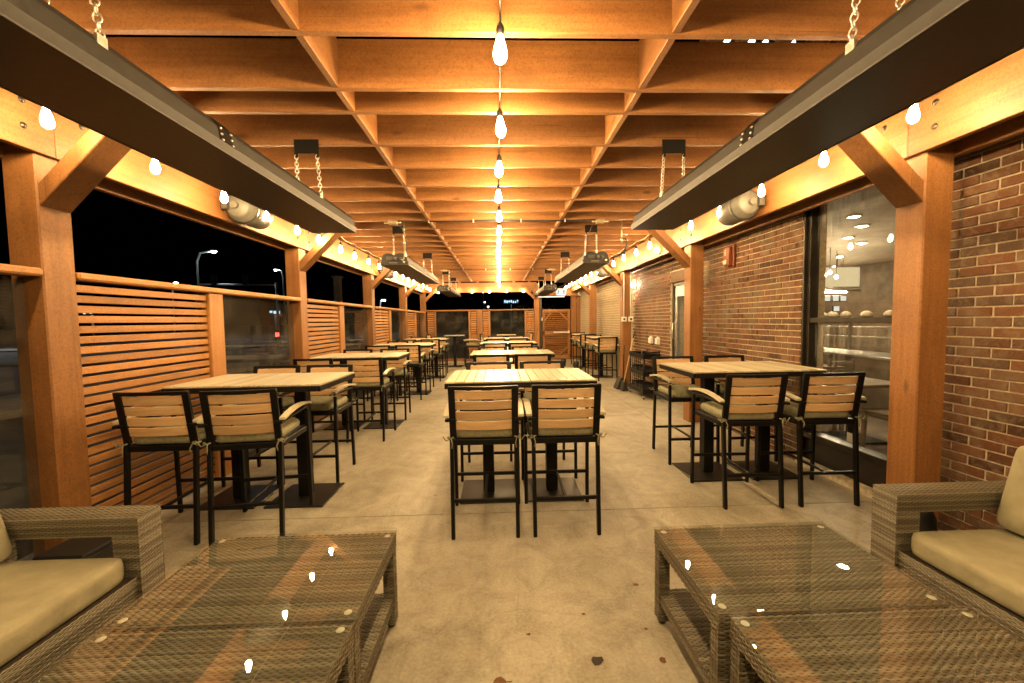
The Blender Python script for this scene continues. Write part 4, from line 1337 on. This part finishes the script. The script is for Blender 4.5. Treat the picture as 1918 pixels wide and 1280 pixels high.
def sofa(sgn, xf, yend, label):
    """two-seat wicker sofa; front edge at |xf|, far arm ends at yend; sgn -1 faces right"""
    s = thing('wicker_sofa', label, 'sofa', (xf, yend, 0), 0, 'wicker sofas with khaki cushions')
    L, D = 1.95, 0.86
    X = lambda d: sgn * d
    woven_box('base', (X(D / 2 + 0.01), -L / 2, 0.205), (D - 0.02, L - 0.02, 0.21), s, 'xXyY')
    for yy in (-0.07, -L + 0.07):
        woven_box('arm_post', (X(0.065), yy, 0.26), (0.13, 0.14, 0.52), s, 'xXyY')
        woven_box('armrest', (X(D / 2), yy, 0.57), (D, 0.14, 0.10), s, 'xXyYzZ')
        woven_box('arm_post', (X(D - 0.05), yy, 0.26), (0.10, 0.138, 0.52), s, 'xXyY')
    woven_box('backrest', (X(D - 0.04), -L / 2, 0.47), (0.09, L - 0.29, 0.62), s, 'xXyYZ')
    for yy in (-0.08, -L + 0.08):
        for d in (0.08, D - 0.08):
            boxobj('foot', (X(d), yy, 0.05), (0.05, 0.05, 0.098), 'black', s, 0.004)
    return s
def sofa_cushions(sgn, xf, yend, side):
    ys = [yend - 0.145 - 0.415, yend - 0.145 - 0.415 - 0.833]
    for i, y in enumerate(ys):
        w = ['farther', 'nearer'][i]
        c = cushion_mesh(0.70, 0.825, 0.115, 0.018).obj('seat_cushion', 'khaki', loc=(xf + sgn * 0.385, y, 0.372))
        tag(c, 'khaki seat cushion on the %s sofa, %s the camera' % (side, 'farther from' if i == 0 else 'nearer'), 'cushion', 'sofa seat cushions')
        # back cushion leaning on the rest
        b = cushion_mesh(0.46, 0.80, 0.15, 0.035).obj('back_cushion', 'khaki', loc=(xf + sgn * (0.63 if sgn > 0 else 0.69), y, 0.66))
        b.rotation_euler = (0, -(PI / 2 - sgn * 0.25), 0)
        tag(b, 'khaki back cushion leaning on the %s sofa, %s the camera' % (side, 'farther from' if i == 0 else 'nearer'), 'cushion', 'sofa back cushions')
sofa(-1, -1.83, 2.15, 'grey brown wicker sofa on the left against the fence')
sofa_cushions(-1, -1.83, 2.15, 'left')
sofa(1, 2.11, 2.15, 'grey brown wicker sofa on the right against the brick wall')
sofa_cushions(1, 2.11, 2.15, 'right')

# ------------------------------------------------------------------ service cart, broom, dustpan
ca = thing('utility_cart', 'black three tier trolley with bins beside the brick wall', 'cart', (2.93, 7.95, 0))
for z in (0.12, 0.46, 0.80):
    mb = MB()
    mb.box((0, 0, z), (0.34, 0.82, 0.015))
    for s in (-1, 1):
        mb.box((s * 0.165, 0, z + 0.045), (0.012, 0.82, 0.08)); mb.box((0, s * 0.405, z + 0.045), (0.31, 0.012, 0.08))
    mb.obj('tray', 'black', ca, 0.003)
for sx in (-1, 1):
    for sy in (-1, 1):
        MB().tube([(sx * 0.15, sy * 0.39, 0.07), (sx * 0.15, sy * 0.39, 0.90)], 0.012, 8).obj('upright', 'black', ca)
        o = MB().lathe([(0.0, -0.012), (0.024, -0.012), (0.03, 0.0), (0.024, 0.012), (0.0, 0.012)], 12).obj('caster', 'greyd', ca)
        o.rotation_euler = (0, PI / 2, 0); o.location = (sx * 0.15, sy * 0.39, 0.03)
        MB().box((sx * 0.15, sy * 0.39, 0.06), (0.03, 0.04, 0.03)).obj('caster_fork', 'steel', ca)
mb = MB()
for k in range(7):
    for z0, z1 in ((0.20, 0.46), (0.54, 0.80)):
        mb.tube([(-0.16, -0.36 + 0.12 * k, z0), (-0.16, -0.36 + 0.12 * k, z1)], 0.005, 5)
mb.obj('side_rails', 'black', ca)
MB().tube([(-0.12, -0.41, 0.88), (-0.12, -0.48, 0.93), (0.12, -0.48, 0.93), (0.12, -0.41, 0.88)], 0.012, 8).obj('handle', 'black', ca)
for i, (yy, z, hh) in enumerate([(-0.2, 0.13, 0.14), (0.2, 0.13, 0.14), (-0.2, 0.47, 0.13), (0.2, 0.47, 0.13)]):
    b = thing('bin', ['black bin on the lowest cart tray, near end', 'black bin on the lowest cart tray, far end', 'black bin on the middle cart tray, near end', 'black bin on the middle cart tray, far end'][i], 'bin', (2.93, 7.95 + yy, z), 0, 'bins on the cart')
    mb = MB()
    for s in (-1, 1):
        mb.box((s * 0.125, 0, hh / 2), (0.008, 0.32, hh)); mb.box((0, s * 0.156, hh / 2), (0.24, 0.008, hh))
    mb.box((0, 0, 0.004), (0.24, 0.30, 0.008))
    mb.obj('body', 'black_rubber', b, 0.002)
    mb = MB()
    for s in (-1, 1):
        mb.box((s * 0.13, 0, hh), (0.02, 0.345, 0.014)); mb.box((0, s * 0.163, hh), (0.24, 0.02, 0.014))
    mb.obj('rim', 'black', b, 0.002)
cr = tag(MB().tube([(2.85 + 0.08 * math.cos(a / 3), 7.8 + 0.16 * math.sin(a / 2.1), 0.815 + 0.012 * a / 2) for a in range(22)], 0.012, 7).obj('coiled_cord', 'black_rubber'), 'black coiled cord lying on the top cart tray', 'cord')
br = thing('broom', 'wooden handled lobby broom leaning on the post beside the cart', 'broom', (2.72, 8.62, 0))
MB().tube([(0.0, 0.0, 0.16), (0.23, 0.05, 1.15)], 0.013, 8).obj('handle', 'straw', br)
MB().tube([(0.23, 0.05, 1.15), (0.262, 0.057, 1.30)], 0.016, 8).obj('grip', 'black_rubber', br)
MB().prism([(-0.06, 0.0), (0.07, 0.0), (0.035, 0.2), (-0.02, 0.2)], -0.11, 0.11).obj('bristles', 'black_rubber', br, 0.006)
dp = thing('dustpan', 'black upright dustpan on the floor at the third right post', 'dustpan', (2.72, 8.88, 0))
MB().prism([(-0.12, 0.0), (0.12, 0.0), (0.10, 0.24), (-0.02, 0.26)], -0.13, 0.13).obj('pan', 'black_rubber', dp, 0.008)
MB().tube([(0.07, 0, 0.24), (0.10, 0.0, 0.98)], 0.009, 8).obj('handle', 'black', dp)
for i, (x, y, lb) in enumerate([(2.42, 12.5, 'black lantern base on the floor before the gate post'), (2.52, 13.4, 'black bucket standing on the floor farther by the gate')]):
    b = thing('bucket', lb, 'bucket', (x - 0.35 if i else x, y, 0))
    MB().lathe([(0.0, 0.0), (0.10, 0.0), (0.13, 0.3), (0.12, 0.3), (0.095, 0.02), (0, 0.02)], 16).obj('body', 'black_rubber', b)
    MB().tube([(-0.125, 0, 0.28), (-0.09, 0, 0.38), (0, 0, 0.42), (0.09, 0, 0.38), (0.125, 0, 0.28)], 0.005, 6).obj('handle', 'steel', b)
    b.scale = (0.7, 0.7, 0.8)

ub = thing('bucket', 'rounded black shape on the floor behind the right sofa arm', 'bucket', (2.58, 2.33, 0))  # dome standing in for an unidentified black shape
MB().lathe([(0.105, 0.0), (0.105, 0.02), (0.098, 0.025), (0.085, 0.33), (0.06, 0.395), (0.0, 0.41)], 18).obj('body', 'black_rubber', ub)
bx = thing('storage_box', 'low black box on the floor behind the left sofa arm', 'box', (-2.5, 2.36, 0))  # plain box in place of a black shape of unknown nature
MB().box((0, 0, 0.13), (0.26, 0.2, 0.26)).obj('body', 'black_rubber', bx, 0.01)
MB().box((0, 0, 0.275), (0.28, 0.22, 0.03)).obj('lid', 'black_rubber', bx, 0.008)

# ------------------------------------------------------------------ floor litter
def leaf(x, y, r, rz, label, flat=0.006):
    n = 10
    vs = [(0, 0, flat)]
    for i in range(n):
        a = 2 * PI * i / n
        rr = r * (0.75 + 0.25 * math.cos(a)) * (1 + jit(0.15))
        vs.append((rr * math.cos(a), rr * 0.8 * math.sin(a), 0.003 + random.random() * flat))
    fs = [(0, 1 + i, 1 + (i + 1) % n) for i in range(n)]
    t = thing('leaf', label, 'leaf', (x, y, 0.0), rz, 'dry leaves on the floor')
    mb = MB(); mb.add(vs, fs); mb.obj('blade', 'leaf', t)
    MB().tube([(r * 0.9, 0, 0.005), (r * 1.5, 0.004, 0.004)], 0.0018, 5).obj('stalk', 'leaf', t)
leaf(-0.03, 1.655, 0.042, 0.0, 'brown dry leaf on the floor at the bottom edge')
M['stain'] = mat_plain('dark_mortar_chip', (0.03, 0.026, 0.02), 0.8, 0, 0.4, 60, 0.4)
def chip(x, y, r, label, mat='leaf'):
    n = 9
    vs = [(0, 0, 0.006)]
    for i in range(n):
        a = 2 * PI * i / n
        rr = r * (1 + jit(0.35))
        vs.append((rr * math.cos(a), rr * 0.9 * math.sin(a), 0.0015))
    mb = MB(); mb.add(vs, [(0, 1 + i, 1 + (i + 1) % n) for i in range(n)], True)
    return mb.obj('debris', mat, loc=(x, y, 0.0005))
tag(chip(0.429, 1.747, 0.030, '', 'stain'), 'black chip of debris on the floor between the coffee tables', 'debris')
for x, y, r, lb in [(0.125, 1.918, 0.011, 'small rust brown speck on the floor below the centre chairs'), (0.429, 2.041, 0.010, 'small rust brown speck on the floor beyond the black chip'), (0.732, 1.735, 0.017, 'rust brown speck on the floor beside the right coffee table'), (0.724, 1.924, 0.009, 'tiny brown speck by the foot of right coffee table'), (0.784, 2.259, 0.016, 'brown speck beyond the right coffee table corner')]:
    tag(chip(x, y, r, lb), lb, 'debris', 'specks of debris on the floor')

# ------------------------------------------------------------------ street beyond the fence
def street_lamp(x, y, z, arm, label, power=1.0):
    s = thing('street_lamp', label, 'street lamp', (x, y, -0.2), 0, 'street lamps beyond the fence')
    MB().tube([(0, 0, 0), (0, 0, z - 0.8), (arm * 0.25, 0, z), (arm, 0, z + 0.2)], 0.09, 8).obj('pole', 'steel', s)
    MB().box((arm + 0.25 * (1 if arm > 0 else -1), 0, z + 0.2), (0.8, 0.32, 0.14)).obj('lamp_head', 'greyd', s, 0.03)
    MB().lathe([(0.0, -0.10), (0.14, -0.08), (0.24, 0.0)], 12, (arm + 0.25 * (1 if arm > 0 else -1), 0, z + 0.125)).obj('lens', 'street', s)
street_lamp(-29.2, 40, 8.7, 1.4, 'tall street lamp with cold white light beyond the first fence bay')
street_lamp(-31.6, 60, 9.5, -0.7, 'distant street lamp just left of the second fence post')
street_lamp(-47.5, 60, 7.8, 0.3, 'distant street lamp low over the first slatted bay')
street_lamp(-17.6, 60, 4.9, 0.3, 'distant street lamp seen through the third fence bay')
street_lamp(-38.1, 30, 13.3, 0.4, 'tall street lamp at the far left edge, beside the near post')
street_lamp(-37.9, 30, 5.6, 0.4, 'low street lamp at the far left edge just above the rail')
sg = thing('signal_arm', 'traffic signal mast arm with two dark signal heads over the street', 'traffic signal', (-19.0, 35, -0.2))
MB().tube([(0, 0, 0), (0, 0, 5.3)], 0.11, 8).obj('pole', 'steel', sg)
MB().tube([(0, 0, 5.1), (-6.4, 0, 5.2)], 0.07, 8).obj('arm', 'steel', sg)
for x in (-5.2, -2.6):
    MB().box((x, 0, 5.55), (0.4, 0.25, 0.9)).obj('signal_head', 'frame', sg, 0.03)
pl = thing('canopy_post', 'white square post standing outside beyond the second fence bay', 'post', (-7.9, 20, -0.2))
MB().box((0, 0, 2.0), (0.3, 0.3, 4.0)).obj('shaft', 'white', pl, 0.01)
MB().box((0, 0, 4.02), (0.42, 0.42, 0.08)).obj('cap', 'white', pl, 0.01)
def lit_sign(x, y, z, w, h, mat, label, n=5):
    s = thing('lit_sign', label, 'sign', (x, y, z), 0, 'small lit signs across the street')
    MB().box((0, 0.1, 0), (w * 1.15, 0.12, h * 1.5)).obj('panel', 'frame', s, 0.02)
    mb = MB()
    for i in range(n):
        xx = -w / 2 + w * (i + 0.5) / n
        mb.box((xx, 0, jit(h * 0.15)), (w / n * 0.6, 0.06, h * random.uniform(0.5, 1.0)))
    mb.obj('tubes', mat, s)
    MB().tube([(0, 0.12, -h), (0, 0.12, -z - 0.2)], 0.09, 6).obj('pole', 'steel', s)
lit_sign(-39.5, 40, 2.95, 1.5, 0.28, 'neon_white', 'white lit shop sign seen through the first slatted bay')
lit_sign(-33.0, 45, 3.0, 1.3, 0.2, 'neon_red', 'thin red neon sign seen through the first slatted bay', 3)
lit_sign(-22.0, 40, 2.7, 1.1, 0.3, 'neon_white', 'white lit sign through the first glass bay', 3)
lit_sign(-16.4, 30, 0.75, 0.3, 0.5, 'neon_red', 'red neon sign low through the first glass bay', 2)
lit_sign(1.9, 60, 4.35, 2.2, 0.4, 'neon_white', 'pale blue lit sign beyond the far end fence', 7)
lit_sign(-62.0, 60, 3.3, 1.6, 0.3, 'neon_red', 'red lit sign far left beyond the near post', 3)
for i, (x, y, z) in enumerate([(-1.55, 45, 3.75), (-2.1, 55, 5.55), (-1.05, 40, 3.05)]):
    lamp = thing('garden_lamp', ['small far lamp above the end fence, middle of three', 'small far lamp above the end fence, highest of three', 'small far lamp above the end fence, lowest of three'][i], 'lamp', (x, y, -0.2), 0, 'small far lamps')
    MB().tube([(0, 0, 0), (0, 0, z)], 0.04, 6).obj('pole', 'frame', lamp)
    MB().lathe([(0.0, -0.09), (0.07, -0.06), (0.1, 0.0), (0.07, 0.06), (0.0, 0.09)], 10, (0, 0, z + 0.09)).obj('globe', mat_emit('lamp_globe', (1.0, 0.9, 0.7), 6.0), lamp)
tr = thing('tree', 'dark bare tree outside beyond the far end glass', 'tree', (2.2, 24, -0.2))
mb = MB().tube([(0, 0, 0), (0.05, 0, 1.2), (0.0, 0.05, 2.2)], 0.1, 8, radii=[0.12, 0.09, 0.06])
mb.obj('trunk', 'dark', tr)
mb = MB()
for i in range(900):
    a, r_ = random.random() * 2 * PI, random.random() ** 0.5 * 1.3
    c = Vector((r_ * math.cos(a), r_ * math.sin(a), 1.9 + random.gauss(0, 0.55)))
    m = Matrix.Rotation(random.random() * 6, 3, 'X') @ Matrix.Rotation(random.random() * 6, 3, 'Z')
    s = 0.07
    mb.add([c + m @ Vector(v) for v in ((-s, 0, 0), (0, -s * 0.5, 0), (s, 0, 0), (0, s * 0.5, 0))], [(0, 1, 2, 3)])
M['foliage'] = mat_plain('foliage', (0.05, 0.06, 0.025), 0.7, 0, 0.4, 5)
tag(mb.obj('crown', 'foliage', tr))
